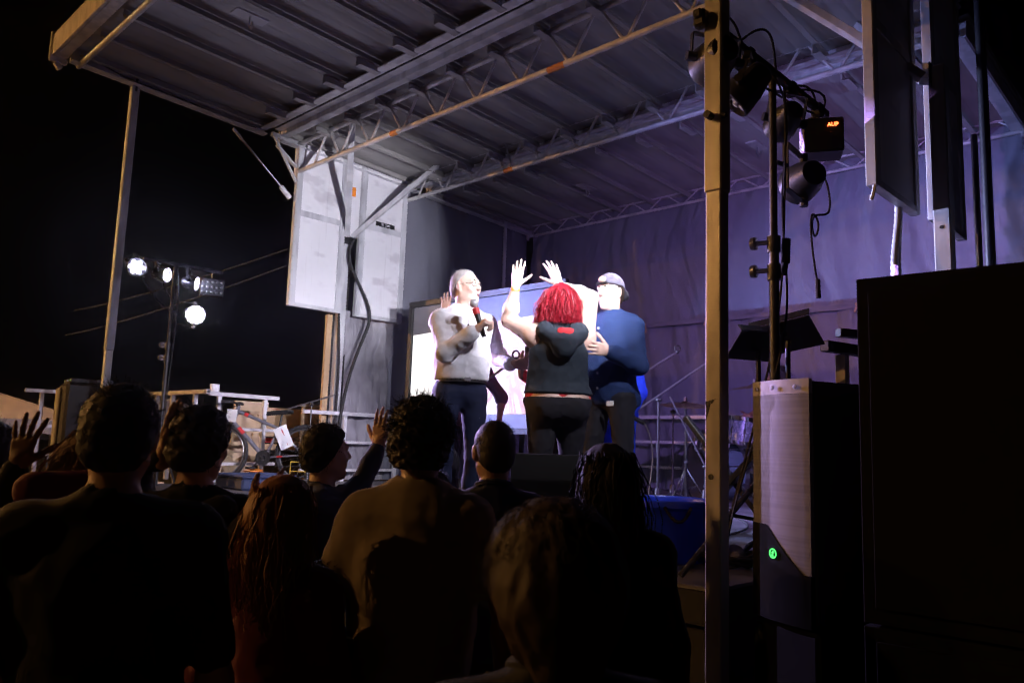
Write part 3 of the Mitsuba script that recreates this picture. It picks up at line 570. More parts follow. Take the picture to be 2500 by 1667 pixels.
# music stands
for lab, c, R, sz in (('black music stand tray tilted up in front of the crowded pole', (-1.90, 4.13, 2.235), rotz(math.radians(20)) @ rotx(-.62) @ rotz(-.3), (.17, .24)), ('second music stand tray behind the first one on the left', (-2.00, 3.98, 2.17), rotz(math.radians(64)) @ rotx(-.75), (.15, .20))):
    t = thing('music_stand', lab, 'music stand', )
    c = np.array(c); a, b = sz
    obj('tray', xf(box((-a, -b / 2, -.004), (a, b / 2, .004), .003), R, c), 'm_black', t, smooth=False)
    obj('lip', xf(box((-a, -b / 2 - .003, .005), (a, -b / 2 + .004, .05), .002), R, c), 'm_black', t, smooth=False)
    obj('post', cat(tube((c[0], c[1] + .02, DECK), (c[0], c[1] + .02, c[2] - .02), .014), tube((c[0], c[1] + .02, DECK), (c[0], c[1] + .02, 1.7), .02)), 'm_black', t)
    obj('foot', cat(*[tube((c[0], c[1], DECK + .12), (c[0] + .25 * math.cos(q), c[1] + .25 * math.sin(q), DECK + .012), .011, n=6) for q in (.4, 2.5, 4.6)]), 'm_black', t)
# tilted black strut of the keyboard style stand behind the leg
t = thing('keyboard_stand', 'thick black crossed stand leg leaning between the roof leg and the subwoofer', 'stand')
obj('leg', bar((-2.62, 4.20, DECK + .03), (-1.95, 4.25, 1.80), .06, .035, .004), 'm_black', t); obj('leg', bar((-2.62, 4.27, 1.80), (-1.98, 4.30, DECK + .03), .05, .03, .004), 'm_black', t)
obj('foot', bar((-2.62, 4.0, DECK + .025), (-2.62, 4.6, DECK + .025), .05, .05), 'm_rubber', t); obj('foot', bar((-1.97, 4.0, DECK + .025), (-1.97, 4.6, DECK + .025), .05, .05), 'm_rubber', t)
# blue tub
mat('m_blue', (.010, .045, .62), .38, clearcoat=.4)
tb = thing('plastic_tub', 'round blue plastic tub standing on the deck in front of the drums', 'tub')
pr_ = [(0, 0), (.20, 0), (.212, .01), (.238, .27), (.26, .272), (.268, .285), (.262, .312), (.245, .318), (.232, .30), (.205, .02), (0, .02)]
obj('bucket', lathe(pr_, 48, (-2.36, 3.66, DECK)), 'm_blue', tb)
obj('rope_handle', cat(*[path(curve([(-2.36 + .27 * math.cos(a - .25), 3.66 + .27 * math.sin(a - .25), DECK + .29), (-2.36 + .29 * math.cos(a), 3.66 + .29 * math.sin(a), DECK + .22), (-2.36 + .27 * math.cos(a + .25), 3.66 + .27 * math.sin(a + .25), DECK + .29)], 12), .008, 6) for a in (2.4, 5.5)]), 'm_dark', tb)
# small pile of cables on the deck
cp = thing('cable_pile', 'tangle of dark cables on the deck right of the thick roof leg', 'cable')
for k in range(5):
    th = np.linspace(0, 4 * math.pi, 50) + k
    obj('loop', path(np.stack([-2.02 + (.10 + .012 * k) * np.cos(th), 3.72 + (.09 + .01 * k) * np.sin(th), DECK + .015 + .012 * k + .012 * np.sin(th * 2.3 + k)], 1), .007, 6), 'm_rubber', cp)
tow = ball((-2.05, 3.80, DECK + .05), (.07, .06, .05), 3); tow = (tow[0] + .02 * (meshkit.fbm(tow[0] * 25, 3, 2)[:, None] - .5), tow[1])
solo('crumpled_cloth', tow, 'm_sheet', 'small crumpled pale cloth beside the cable tangle', 'cloth', smooth=True)
fr = thing('floor_cable', 'long dark cable trailing across the deck towards the drums', 'cable')
obj('cord', path(curve([(-2.1, 3.5, DECK + .01), (-2.6, 4.4, DECK + .01), (-2.9, 5.6, DECK + .01), (-3.6, 6.6, DECK + .01), (-4.2, 7.4, DECK + .01)], 60), .008, 6), 'm_rubber', fr)

# ------------------------------------------------------------------ bicycle
mat('m_frame', (.26, .26, .29), .3, .55, clearcoat=.5)
bk = thing('bicycle', 'grey mountain bike with red accents and white papers tied to it', 'bicycle')
BO = np.array([-8.78, 4.78, DECK]); BX = np.array([.715, .699, 0]); BN = np.array([.699, -.715, 0])
def B(x, z, n=0.0): return BO + BX * x + BN * n + np.array([0, 0, z])
for nm, cx in (('front_wheel', -.52), ('rear_wheel', .52)):
    wk = bk + '__' + nm
    t_ = np.linspace(0, 2 * math.pi, 49)[:-1]
    def ring_(r, rad, n=10): 
        p = np.array([B(cx + r * math.cos(a), .36 + r * math.sin(a)) for a in np.r_[t_, t_[0]]]); return path(p, rad, n, False)
    tyre = obj(nm, ring_(.335, .026), 'm_rubber', bk)
    obj('rim', ring_(.303, .011), 'm_steel', tyre)
    obj('hub', tube(B(cx, .36, -.05), B(cx, .36, .05), .02), 'm_steel', tyre)
    for k in range(20):
        a = 2 * math.pi * k / 20
        obj('spoke', tube(B(cx + .018 * math.cos(a + .8), .36 + .018 * math.sin(a + .8), .02 * (-1) ** k), B(cx + .296 * math.cos(a), .36 + .296 * math.sin(a)), .0019, n=4), 'm_chrome', tyre)
    obj('brake_disc', lathe([(.03, -.001), (.08, -.001), (.08, .001), (.03, .001)], 24, B(cx, .36, -.045), BN), 'm_steel', tyre)
ht, hb, st_, bb, ra = (-.33, .86), (-.365, .72), (.19, .66), (.04, .31), (.52, .36)
fm = obj('frame', cat(tube(B(*ht), B(*st_), .022, .018), tube(B(*hb), B(*bb), .025), tube(B(*bb), B(*st_), .018), tube(B(*hb), B(-.315, .92), .022), tube(B(*bb, .04), B(*ra, .06), .011), tube(B(*bb, -.04), B(*ra, -.06), .011),
    tube(B(.18, .62, .02), B(*ra, .06), .009), tube(B(.18, .62, -.02), B(*ra, -.06), .009)), 'm_frame', bk)
for a, b, f0, f1, r in ((ht, st_, .18, .27, .0225), (hb, bb, .16, .33, .0262), (bb, ra, .33, .47, .0)):
    pa_, pb_ = np.array(a), np.array(b); q0, q1 = pa_ + (pb_ - pa_) * f0, pa_ + (pb_ - pa_) * f1
    if r: obj('red_band', tube(B(*q0), B(*q1), r, r), 'm_red', fm)
    else: obj('red_band', tube(B(*q0, .046), B(*q1, .052), .0125), 'm_red', fm)
obj('fork', cat(tube(B(*hb), B(-.385, .66), .024), tube(B(-.385, .66, .055), B(-.52, .36, .055), .015), tube(B(-.385, .66, -.055), B(-.52, .36, -.055), .015), tube(B(-.385, .66, -.06), B(-.385, .66, .06), .017)), 'm_dark', bk)
hbm = path(curve([B(-.40, .955, -.34), B(-.36, .96, -.15), B(-.33, .945, 0), B(-.36, .96, .15), B(-.40, .955, .34)], 24), .013, 8)
bar_ = obj('handlebar', hbm, 'm_dark', bk)
obj('grip', tube(B(-.395, .955, -.36), B(-.375, .957, -.24), .018), 'm_rubber', bar_); obj('grip', tube(B(-.395, .955, .36), B(-.375, .957, .24), .018), 'm_rubber', bar_)
obj('brake_lever', cat(path([B(-.38, .955, .2), B(-.43, .94, .24), B(-.47, .92, .34)], .006, 6), path([B(-.38, .955, -.2), B(-.43, .94, -.24), B(-.47, .92, -.34)], .006, 6), cbox(B(-.375, .96, .19), (.04, .05, .03), .008), cbox(B(-.375, .96, -.19), (.04, .05, .03), .008)), 'm_black', bar_)
obj('stem', tube(B(-.315, .92), B(-.335, .95), .024), 'm_dark', bk)
obj('cable', cat(path(curve([B(-.36, .95, .15), B(-.48, .88, .1), B(-.44, .75, .03), B(-.38, .68, .03)], 20), .004, 5), path(curve([B(-.36, .95, -.15), B(-.46, .85, -.1), B(-.42, .72, -.03), B(-.40, .6, -.05)], 20), .004, 5)), 'm_rubber', bk)
sp_ = prism(shapely.Polygon([(-.16, -.018), (-.10, -.025), (.02, -.05), (.10, -.075), (.125, -.05), (.125, .05), (.10, .075), (.02, .05), (-.10, .025), (-.16, .018)]).buffer(.012), .045)
Rb = np.stack([BX, -BN, [0, 0, 1.0]], 1)
sv_ = sp_[0].copy(); sv_[:, 2] += .1 * np.clip(sv_[:, 0], 0, 1) - .25 * np.clip(sv_[:, 0] + .02, -1, 0) ** 2 * 4
sad = obj('saddle', xf((sv_, sp_[1]), Rb, B(.20, .835)), 'm_black', bk, smooth=40)
obj('red_stripe', xf(box((-.10, -.04, .047), (-.02, -.02, .05)), Rb, B(.20, .842)), 'm_red', sad, smooth=False)
obj('seat_post', tube(B(*st_), B(.215, .83), .014), 'm_dark', bk)
obj('crank', cat(lathe([(.03, -.004), (.09, -.004), (.09, .004), (.03, .004)], 28, B(*bb, .07), BN), bar(B(.04, .31, .085), B(-.08, .19, .085), .025, .014), bar(B(.04, .31, -.085), B(.16, .43, -.085), .025, .014), cbox(B(-.08, .19, .13), (.09, .09, .02), .005), tube(B(.04, .31, -.1), B(.04, .31, .1), .02)), 'm_dark', bk)
obj('derailleur', cat(lathe([(.02, -.012), (.05, -.012), (.05, .012), (.02, .012)], 20, B(.52, .36, .05), BN), bar(B(.52, .33, .06), B(.48, .22, .07), .03, .02), tube(B(.04, .40, .07), B(.52, .41, .05), .004), tube(B(.04, .22, .07), B(.48, .22, .06), .004)), 'm_dark', bk)
mat('m_paper', (.78, .80, .78), .7)
def paper(x, z, w, h, tilt, n):
    def f(u, v):
        a, b = (u - .5) * w, (v - .5) * h; c, s = math.cos(tilt), math.sin(tilt)
        return BO + np.outer(x + a * c - b * s, BX) + np.outer(n + .012 * np.sin(a * 20 + b * 9), BN) + np.outer(z + a * s + b * c, [0, 0, 1])
    m = grid(f, 8, 10); return cat(m, (m[0] - BN * .001, m[1][:, ::-1]))
pp = obj('price_paper', paper(-.37, .80, .13, .15, -.05, .07), 'm_paper', bk, smooth=True, label='square white paper under the handlebar')
pq = obj('price_paper', paper(.27, .56, .17, .27, .45, .07), 'm_paper', bk, smooth=True, label='larger white paper with a red line under the saddle')
obj('red_line', paper(.285, .565, .012, .2, .45, .073), 'm_red', pq, smooth=True)
obj('spoke_card', paper(-.58, .17, .16, .13, -.5, .03), 'm_paper', bk, smooth=True)

# ------------------------------------------------------------------ beyond the left side of the stage
tr = thing('flatbed_trailer', 'tan trailer end with bolt heads and a red and white reflector strip', 'trailer')
obj('end_board', box((-11.06, 5.55, 1.58), (-11.0, 6.75, 2.02), .01), 'm_tan', tr, smooth=False)
for k in range(5): obj('reflector', box((-10.998, 6.02 + .17 * k, 1.49), (-10.99, 6.17 + .17 * k, 1.56)), 'm_red' if k % 2 == 0 else 'm_white', tr, smooth=False)
obj('bumper', box((-11.06, 5.55, 1.38), (-11.0, 6.9, 1.47), .01), 'm_tan', tr, smooth=False)
obj('bed', box((-14.5, 5.5, 1.30), (-11.08, 7.0, 1.48)), 'm_skirt', tr, smooth=False)
obj('wheel', cat(*[lathe([(.12, -.1), (.38, -.1), (.40, -.06), (.40, .06), (.38, .1), (.12, .1)], 28, (-12.0, y, .4), (0, 1, 0)) for y in (5.6, 6.9)]), 'm_rubber', tr)
ps = thing('bolted_plate', 'tan steel plate studded with bolt heads behind the bicycle saddle', 'plate')
obj('plate', box((-10.02, 6.02, 1.40), (-9.98, 6.78, 2.02), .008), 'm_tan', ps, smooth=False)
obj('rim', box((-10.03, 6.0, 2.021), (-9.96, 6.80, 2.06), .006), 'm_rail', ps, smooth=False)
for y in (6.3, 6.42, 6.54, 6.66):
    for z in (1.55, 1.70, 1.85, 1.95):
        obj('bolt', ball((-9.978, y, z), (.014, .024, .024), 1), 'm_bronze', ps)
obj('leg', box((-10.03, 6.36, .02), (-9.98, 6.46, 1.395)), 'm_tan', ps, smooth=False)
rp = thing('ramp', 'tan ramp plate with round holes standing behind the bicycle', 'ramp')
rv = shapely.Polygon([(0, 0), (.36, 0), (.62, .62), (.62, 1.06), (.12, 1.06), (.10, .5), (-.12, .1)])
for hx, hy in ((.30, .86), (.38, .86), (.46, .86), (.30, .60), (.40, .60), (.5, .60)): rv = rv.difference(shapely.Point(hx, hy).buffer(.025, 6))
q = prism(rv, .04); q = (np.stack([q[0][:, 2] - 10.3, q[0][:, 0] + 5.02, q[0][:, 1] + 1.0], 1), q[1])
obj('plate', q, 'm_tan', rp, smooth=False); obj('foot', box((-10.35, 5.05, .01), (-10.2, 5.55, .99)), 'm_skirt', rp, smooth=False)
ec = thing('extension_cord', 'coil of orange extension cord on the stage edge under the bicycle', 'cord')
th = np.linspace(0, 9 * math.pi, 120)
obj('coil', path(np.stack([-9.0 + .11 * np.cos(th), 4.80 + .12 * np.sin(th) + .02 * np.sin(th * .37), DECK + .03 + .0011 * np.arange(120)], 1), .008, 6), 'm_orange', ec)
obj('tail', path(curve([(-8.95, 4.88, DECK + .03), (-8.85, 5.05, DECK + .05), (-8.7, 5.25, DECK + .06), (-8.4, 5.5, DECK + .02)], 24), .008, 6), 'm_orange', ec)
bs = thing('equipment_case', 'dark blue case lying flat on the stage below the bicycle wheels', 'case')
mat('m_navycase', (.03, .045, .10), .6)
obj('body', box((-8.3, 4.0, DECK), (-7.7, 4.62, DECK + .12), .02), 'm_navycase', bs, smooth=False); obj('lid', box((-8.31, 3.99, DECK + .122), (-7.69, 4.63, DECK + .16), .015), 'm_navycase', bs, smooth=False)
fb = thing('folding_barrier', 'low yellow wire frame on the stage behind the bicycle pedals', 'frame')
mat('m_yellow', (.55, .33, .03), .5)
fy = [(-8.56, 5.05, DECK + .01), (-8.56, 5.05, DECK + .27), (-8.30, 5.32, DECK + .27), (-8.30, 5.32, DECK + .01)]
obj('wire', path(fy, .009, 6), 'm_yellow', fb); obj('wire', path([(-8.56, 5.05, DECK + .16), (-8.30, 5.32, DECK + .16)], .006, 6), 'm_yellow', fb)
for lab, pts in (('upper overhead wire running off from the white panel into the dark', [(-9.05, 5.08, 4.0), (-11.5, 4.7, 3.75), (-15.0, 4.4, 3.65)]), ('lower overhead wire running off from the white panel into the dark', [(-9.05, 5.08, 3.78), (-11.5, 4.6, 3.4), (-15.0, 4.3, 3.2)])):
    solo('overhead_wire', path(curve(pts, 24), .008, 5), 'm_rubber', lab, 'wire')
# stairs on the left
stt = thing('stage_steps', 'pale wooden block steps at the left front corner of the stage', 'steps')
for k in range(3): obj('step', box((-9.9 - .3 * k, 3.3, .01), (-9.62 - .3 * k, 4.0, DECK - .02 - .25 * k), .008), 'm_tan', stt, smooth=False)
# stepped front corner block
cbk = solo('concrete_block', box((-6.60, 2.90, .01), (-6.30, 3.03, DECK - .01), .012), 'm_tan', 'pale block against the front edge of the stage', 'block', smooth=False)
# event tents far to the left
mat('m_canvas', (.55, .50, .46), .8); mat('m_canvas_dark', (.25, .26, .32), .8)
def tent(label, c, w, m, zb=2.0, zt=3.0, leg=True):
    t = thing('event_tent', label, 'tent', )
    x, y = c; h = w / 2
    P_ = [(x - h, y - h), (x + h, y - h), (x + h, y + h), (x - h, y + h)]
    for i in range(4):
        a, b = P_[i], P_[(i + 1) % 4]
        def f(u, v, a=a, b=b):
            ex, ey = a[0] + (b[0] - a[0]) * u, a[1] + (b[1] - a[1]) * u
            px, py = ex + (x - ex) * v, ey + (y - ey) * v
            return np.stack([px, py, zb + (zt - zb) * v ** 1.15], 1)
        obj('roof_side', grid(f, 12, 10), m, t, smooth=True)
        obj('valance', grid(lambda u, v, a=a, b=b: np.stack([a[0] + (b[0] - a[0]) * u, a[1] + (b[1] - a[1]) * u, zb - .28 * v + .015 * np.sin(u * 40) * v], 1), 40, 3), m, t, smooth=True)
    for a in P_: obj('leg', bar((*a, .0), (*a, zb), .05), 'm_rail', t, smooth=False)
    return t
tent('pale pitched event tent behind the leftmost stair rail', (-19.2, 4.2), 3.4, 'm_canvas', 1.75, 2.35)
tent('dark blue event tent between the rail and the far loudspeaker', (-17.6, 7.3), 3.0, 'm_canvas_dark', 1.65, 2.35)
# street lamps that give the warm side light, outside the frame
def street_lamp(label, lp, power, out):
    sl = thing('street_lamp', label, 'street lamp', )
    lp = np.array(lp, float); m = lp + np.array([*out, 0.0])
    obj('mast', tube((m[0], m[1], 0), (m[0], m[1], lp[2] + .1), .09, .05, n=14), 'm_galv', sl)
    obj('arm', path(curve([(m[0], m[1], lp[2]), (lp + (m - lp) * .65) + [0, 0, .3], lp + [0, 0, .22]], 12), .03, 8), 'm_galv', sl)
    obj('head', lathe([(0, .16), (.12, .14), (.2, .04), (.2, 0), (.17, 0), (.12, .08), (0, .1)], 24, lp), 'm_dark', sl)
    obj('bulb', ball(lp - [0, 0, .06], .11, 2), 'm_dark', sl, emitter=emit(SODIUM * power))
street_lamp('far street lamp with a warm sodium head left of the audience', (-19.5, -6.2, 6.5), 12000, (-.9, -1.1))
street_lamp('nearer street lamp with a warm sodium head behind the left of the crowd', (-10.4, -8.5, 7.0), 2700, (-1.1, -.6))
# ------------------------------------------------------------------ figures: a body is one distance field turned into one surface
def _smin(a, b, k):
    h = np.maximum(k - np.abs(a - b), 0) / k; return np.minimum(a, b) - h * h * k * .25
def sd(q, P):
    if q[0] == 'c':
        _, a, b, ra, rb, k = q; ba = b - a; L = ba @ ba + 1e-12
        t = np.clip((P - a) @ ba / L, 0, 1); return np.linalg.norm(P - a - t[..., None] * ba, axis=-1) - (ra + (rb - ra) * t)
    _, c, r, R, k = q; X = (P - c) @ R; k0 = np.linalg.norm(X / r, axis=-1); k1 = np.linalg.norm(X / (r * r), axis=-1) + 1e-9
    return np.where(k0 < .05, -min(r), k0 * (k0 - 1) / k1)
def bbox(q):
    if q[0] == 'c':
        m = max(q[3], q[4]); return np.minimum(q[1], q[2]) - m, np.maximum(q[1], q[2]) + m
    m = max(q[2]); return q[1] - m, q[1] + m
def field(prims, h, pad=.03, off=0.0, lo=None, hi=None):
    bb = [bbox(q) for q in prims]
    lo = np.min([b[0] for b in bb], 0) - pad if lo is None else lo
    hi = np.max([b[1] for b in bb], 0) + pad if hi is None else hi
    n = np.ceil((hi - lo) / h).astype(int) + 1; D = np.full(n, 1.0)
    ax = [lo[i] + h * np.arange(n[i]) for i in range(3)]
    for q, (a, b) in zip(prims, bb):
        k = q[-1]; m = pad + abs(off) + k + h
        i0 = np.clip(np.floor((a - m - lo) / h).astype(int), 0, n); i1 = np.clip(np.ceil((b + m - lo) / h).astype(int) + 1, 0, n)
        if (i1 <= i0).any(): continue
        s = tuple(slice(x, y) for x, y in zip(i0, i1))
        P = np.stack(np.meshgrid(*[ax[i][s[i]] for i in range(3)], indexing='ij'), -1)
        D[s] = _smin(D[s], sd(q, P), k)
    return D - off, lo, ax
def nets(D, lo, h):
    """Surface nets of the zero level."""
    S = D < 0; n = D.shape
    c = [S[i:n[0] - 1 + i, j:n[1] - 1 + j, k:n[2] - 1 + k] for i in (0, 1) for j in (0, 1) for k in (0, 1)]
    cnt = sum(x.astype(int) for x in c); act = (cnt > 0) & (cnt < 8)
    idx = np.full(act.shape, -1); I = np.argwhere(act); idx[act] = np.arange(len(I))
    pos = np.zeros((len(I), 3)); w = np.zeros(len(I))
    cor = [(i, j, k) for i in (0, 1) for j in (0, 1) for k in (0, 1)]
    val = {o: D[I[:, 0] + o[0], I[:, 1] + o[1], I[:, 2] + o[2]] for o in cor}
    for a in cor:
        for ax in range(3):
            if a[ax] == 0:
                b = tuple(1 if i == ax else a[i] for i in range(3)); va, vb = val[a], val[b]; x = (va < 0) != (vb < 0)
                t = np.where(x, va / np.where(x, va - vb, 1), 0); p = np.array(a, float)[None] + t[:, None] * (np.array(b) - np.array(a)); pos += np.where(x[:, None], p, 0); w += x
    V = lo + h * (I + pos / w[:, None]); F = []
    for ax in range(3):
        u, v = (ax + 1) % 3, (ax + 2) % 3
        sl0 = [slice(None)] * 3; sl1 = [slice(None)] * 3; sl0[ax] = slice(0, -1); sl1[ax] = slice(1, None)
        x = S[tuple(sl0)] != S[tuple(sl1)]; E = np.argwhere(x); E = E[(E[:, u] > 0) & (E[:, v] > 0) & (E[:, u] < n[u] - 1) & (E[:, v] < n[v] - 1)]
        def at(du, dv):
            q = E.copy(); q[:, u] -= du; q[:, v] -= dv; return idx[q[:, 0], q[:, 1], q[:, 2]]
        Q = np.stack([at(1, 1), at(0, 1), at(0, 0), at(1, 0)], 1)
        fl = ~S[E[:, 0], E[:, 1], E[:, 2]]; Q[fl] = Q[fl][:, ::-1]; F.append(Q)
    Q = np.vstack(F); Q = Q[(Q >= 0).all(1)]; return V, np.vstack([Q[:, [0, 1, 2]], Q[:, [0, 2, 3]]])
def relax(m, it=2, lam=.5):
    V, F = m; V = V.copy(); E = np.vstack([F[:, [0, 1]], F[:, [1, 2]], F[:, [2, 0]]]); E = np.vstack([E, E[:, ::-1]])
    deg = np.bincount(E[:, 0], minlength=len(V))[:, None]
    for i in range(it):
        for l in (lam, -lam * 1.04):
            A = np.stack([np.bincount(E[:, 0], V[E[:, 1], c], len(V)) for c in range(3)], 1) / np.maximum(deg, 1); V = V + l * (A - V)
    return V, F
def surf(prims, h, off=0.0, warp=None, cuts=(), hole=None, **kw):
    D, lo, ax = field(prims, h, off=off, **kw)
    if warp is not None or cuts or hole:
        P = np.stack(np.meshgrid(*ax, indexing='ij'), -1)
        if warp is not None: D = D + warp(P)
        if hole: D = np.maximum(D, -sd(hole, P))
        for p, n in cuts: D = np.maximum(D, (P - np.asarray(p)) @ np.asarray(n, float))
    D[0], D[-1], D[:, 0], D[:, -1], D[:, :, 0], D[:, :, -1] = (1.0,) * 6
    return relax(nets(D, lo, h), 2)
A_ = lambda *x: np.array(x, float)
def C(a, b, ra, rb, k=.03): return ('c', A_(*a), A_(*b), ra, rb, k)
def EL(c, r, k=.03, R=None): return ('e', A_(*c), A_(*r), np.eye(3) if R is None else R, k)
def unit(v): v = np.asarray(v, float); return v / np.linalg.norm(v)
def rot_axis(ax, a):
    ax = unit(ax); K = np.array([[0, -ax[2], ax[1]], [ax[2], 0, -ax[0]], [-ax[1], ax[0], 0]]); return np.eye(3) + math.sin(a) * K + (1 - math.cos(a)) * K @ K
def hand(w, d, n, side, curl=(15, 12, 14, 18, 22), spread=8, s=1.0, k=.006):
    """Prims of a hand: w wrist, d finger direction, n the way the palm faces, side +1 right, -1 left; curl in degrees per joint: thumb, index .. little."""
    d = unit(d); n = unit(np.asarray(n, float) - (np.asarray(n) @ d) * d); t = np.cross(d, n) * side
    P = []; offs = (.031, .0105, -.010, -.029); lk = (.090, .094, .089, .080); ph = ((.042, .026, .021), (.047, .030, .022), (.043, .028, .022), (.033, .021, .019))
    P.append(C(w - d * .02 * s, w + d * .03 * s, .026 * s, .026 * s, .015))
    for i in range(4):
        k0 = w + d * .012 * s + t * offs[i] * .55 * s; k1 = w + d * lk[i] * s + t * offs[i] * s
        P.append(C(k0, k1, .0155 * s, .0125 * s, .012))
        a = math.radians(spread) * (1.0, .3, -.35, -1.1)[i]; f = unit(d * math.cos(a) + t * math.sin(a)); p = k1; ax = np.cross(f, n)
        for j, L in enumerate(ph[i]):
            f = rot_axis(ax, math.radians(curl[i + 1]) * (1.0, 1.1, .7)[j]) @ f; q = p + f * L * s; r = (.0100, .0090, .0080, .0072); sc = s * (.88 if i == 3 else 1)
            P.append(C(p, q, r[j] * sc, r[j + 1] * sc, k)); p = q
    f = unit(d * .62 + t * .72 + n * .22); p = w + d * .022 * s + t * .022 * s + n * .006 * s; ax = np.cross(f, unit(d * .5 - t * .6 + n * .5))
    for j, L in enumerate((.046, .034, .026)):
        q = p + f * L * s; P.append(C(p, q, (.0155, .0115, .0100)[j] * s, (.0120, .0102, .0086)[j] * s, .008 if j == 0 else k)); p = q
        f = rot_axis(ax, math.radians(curl[0])) @ f
    return P
SKINS = {}
def skin(key, c):
    mat(key, proc(lambda p, n, uv: mix(tuple(x * .92 for x in c), tuple(x * 1.06 for x in c), fbm(p.x * 26, p.y * 26, p.z * 26, 2))), .48); return key
skin('m_skin_fair', (.60, .40, .31)); skin('m_skin_tan', (.42, .25, .17)); skin('m_skin_brown', (.20, .105, .065)); skin('m_skin_dark', (.10, .052, .034))
def fabric(key, c, sheen=.3, var=.12):
    lo, hi = tuple(x * (1 - var) for x in c), tuple(x * (1 + var) for x in c)
    mat(key, proc(lambda p, n, uv: mix(lo, hi, fbm(p.x * 40, p.y * 40, p.z * 40, 2))), .85, sheen=sheen, spec=.25); return key
def hairmat(key, a, b, rough=.62):
    mat(key, proc(lambda p, n, uv: mix(a, b, fbm(p.x * 90, p.y * 90, p.z * 14, 3))), rough, spec=.22); return key
hairmat('m_hair_black', (.008, .007, .007), (.018, .014, .012)); hairmat('m_hair_brown', (.013, .008, .005), (.035, .021, .012)); hairmat('m_hair_auburn', (.13, .052, .018), (.29, .135, .05))
hairmat('m_hair_red', (.045, .001, .004), (.36, .012, .024), .4); hairmat('m_hair_fair', (.20, .13, .085), (.34, .24, .17)); hairmat('m_hair_grey', (.22, .20, .19), (.40, .38, .37))
mat('m_eye', .7, .15); mat('m_iris', .02, .15); mat('m_mouth', (.10, .012, .014), .5); mat('m_lip', (.42, .17, .15), .45)

class Fig:
    """Joints in the figure's own frame: x to its right, y forward, z up from the ground; W() takes them to the world."""
    def __init__(s, at, az, H, g=1.0, fem=False, lean=0.0, waist=1.0, hips=1.0):
        s.at, s.H, s.g, s.fem = np.asarray(at, float), H, g, fem; s.k = H / 1.75
        s.R = rotz(math.radians(az) - math.pi / 2); s.Rl = rotx(-math.radians(lean)); s.az = az; s.waist, s.hips = waist, hips
    def W(s, p): return np.asarray(p, float) @ s.R.T + s.at
    def L(s, p): return (np.asarray(p, float) - s.at) @ s.R
    def up(s, x, y, z):
        p = s.Rl @ (A_(x, y, z) - A_(0, 0, .95)) + A_(0, 0, .95); return p * s.k
    def torso(s):
        k, g, u = s.k, s.g, s.up; f = s.fem; T_ = []
        R = s.Rl
        T_.append(EL(u(0, -.012, .955), A_(.168 * g * s.hips, .120 * g * s.hips, .125) * k, .05, R))
        T_.append(EL(u(0, .012, 1.10), A_((.136 if f else .146) * g * s.waist, .108 * g * s.waist, .15) * k, .06, R))
        T_.append(EL(u(0, 0, 1.275), A_((.146 if f else .157) * g, .112 * g, .17) * k, .06, R))
        T_.append(C(u(-.115, -.012, 1.392), u(.115, -.012, 1.392), .052 * k, .052 * k, .05))
        for x in (-1, 1):
            T_.append(C(u(0, -.018, 1.475), u(x * .13, -.015, 1.405), .040 * k, .044 * k, .04))
            T_.append(EL(u(x * .078 * s.hips, -.075, .905), A_(.088, .085, .095) * k * g * s.hips, .04, R))
            if f: T_.append(EL(u(x * .075, .085 * g, 1.255), A_(.07, .065, .07) * k * g, .04, R))
        return T_
    def shoulder(s, x): return s.up(x * (.160 if s.fem else .174) * (1 + (s.g - 1) * .45), -.01, 1.388)
    def arm(s, x, wrist, hint):
        """Two bones from the shoulder to the wrist (world), the elbow towards the hint (world). Returns shoulder, elbow, wrist in the figure's frame."""
        k = s.k; a = s.shoulder(x); w = s.L(wrist) if wrist is not None else A_(x * .27 * (1 + (s.g - 1) * .6), .06, .80) * k
        h = s.L(hint) if hint is not None else a + A_(x * .25, -.25, -.3)
        l1, l2 = .285 * k, .255 * k; v = w - a; D = np.linalg.norm(v)
        if D > (l1 + l2) * .995: w = a + v / D * (l1 + l2) * .995; v = w - a; D = np.linalg.norm(v)
        x0 = (l1 * l1 - l2 * l2 + D * D) / (2 * D); r = math.sqrt(max(l1 * l1 - x0 * x0, 0)); e = v / D
        o = h - a - ((h - a) @ e) * e; o = unit(o); return a, a + e * x0 + o * r, w
    def legs(s, stance=.0, turn=0.0):
        k, g = s.k, s.g * s.hips; P = []
        s.foot = []
        for x in (-1, 1):
            y = stance * x
            h, kn, an = A_(x * .092 * s.hips, 0, .90) * k, A_(x * (.105 + .01), .02 + y * .5, .50) * k, A_(x * .115, -.02 + y, .085) * k
            P += [C(h, kn, .088 * k * g, .056 * k * (1 + (g - 1) * .6), .03), C(kn, kn + (an - kn) * .4 + A_(0, -.018, 0), .054 * k, .052 * k, .03), C(kn + (an - kn) * .4 + A_(0, -.018, 0), an, .052 * k, .036 * k, .03)]
            P += [C(an + A_(0, -.03, -.045) * k, an + A_(x * .02, .15, -.055) * k, .034 * k, .028 * k, .03), C(an, an + A_(0, .04, -.04) * k, .036 * k, .034 * k, .03)]
            s.foot.append((h, kn, an))
        return P
    def head_frame(s, yaw, pitch, roll=0):
        """yaw: azimuth in the world."""
        R = rotz(math.radians(yaw - s.az)) @ rotx(math.radians(pitch)) @ roty(math.radians(roll)); n = s.up(0, -.005, 1.475); c = n + R @ A_(0, .022, .155) * s.k
        return c, R, n
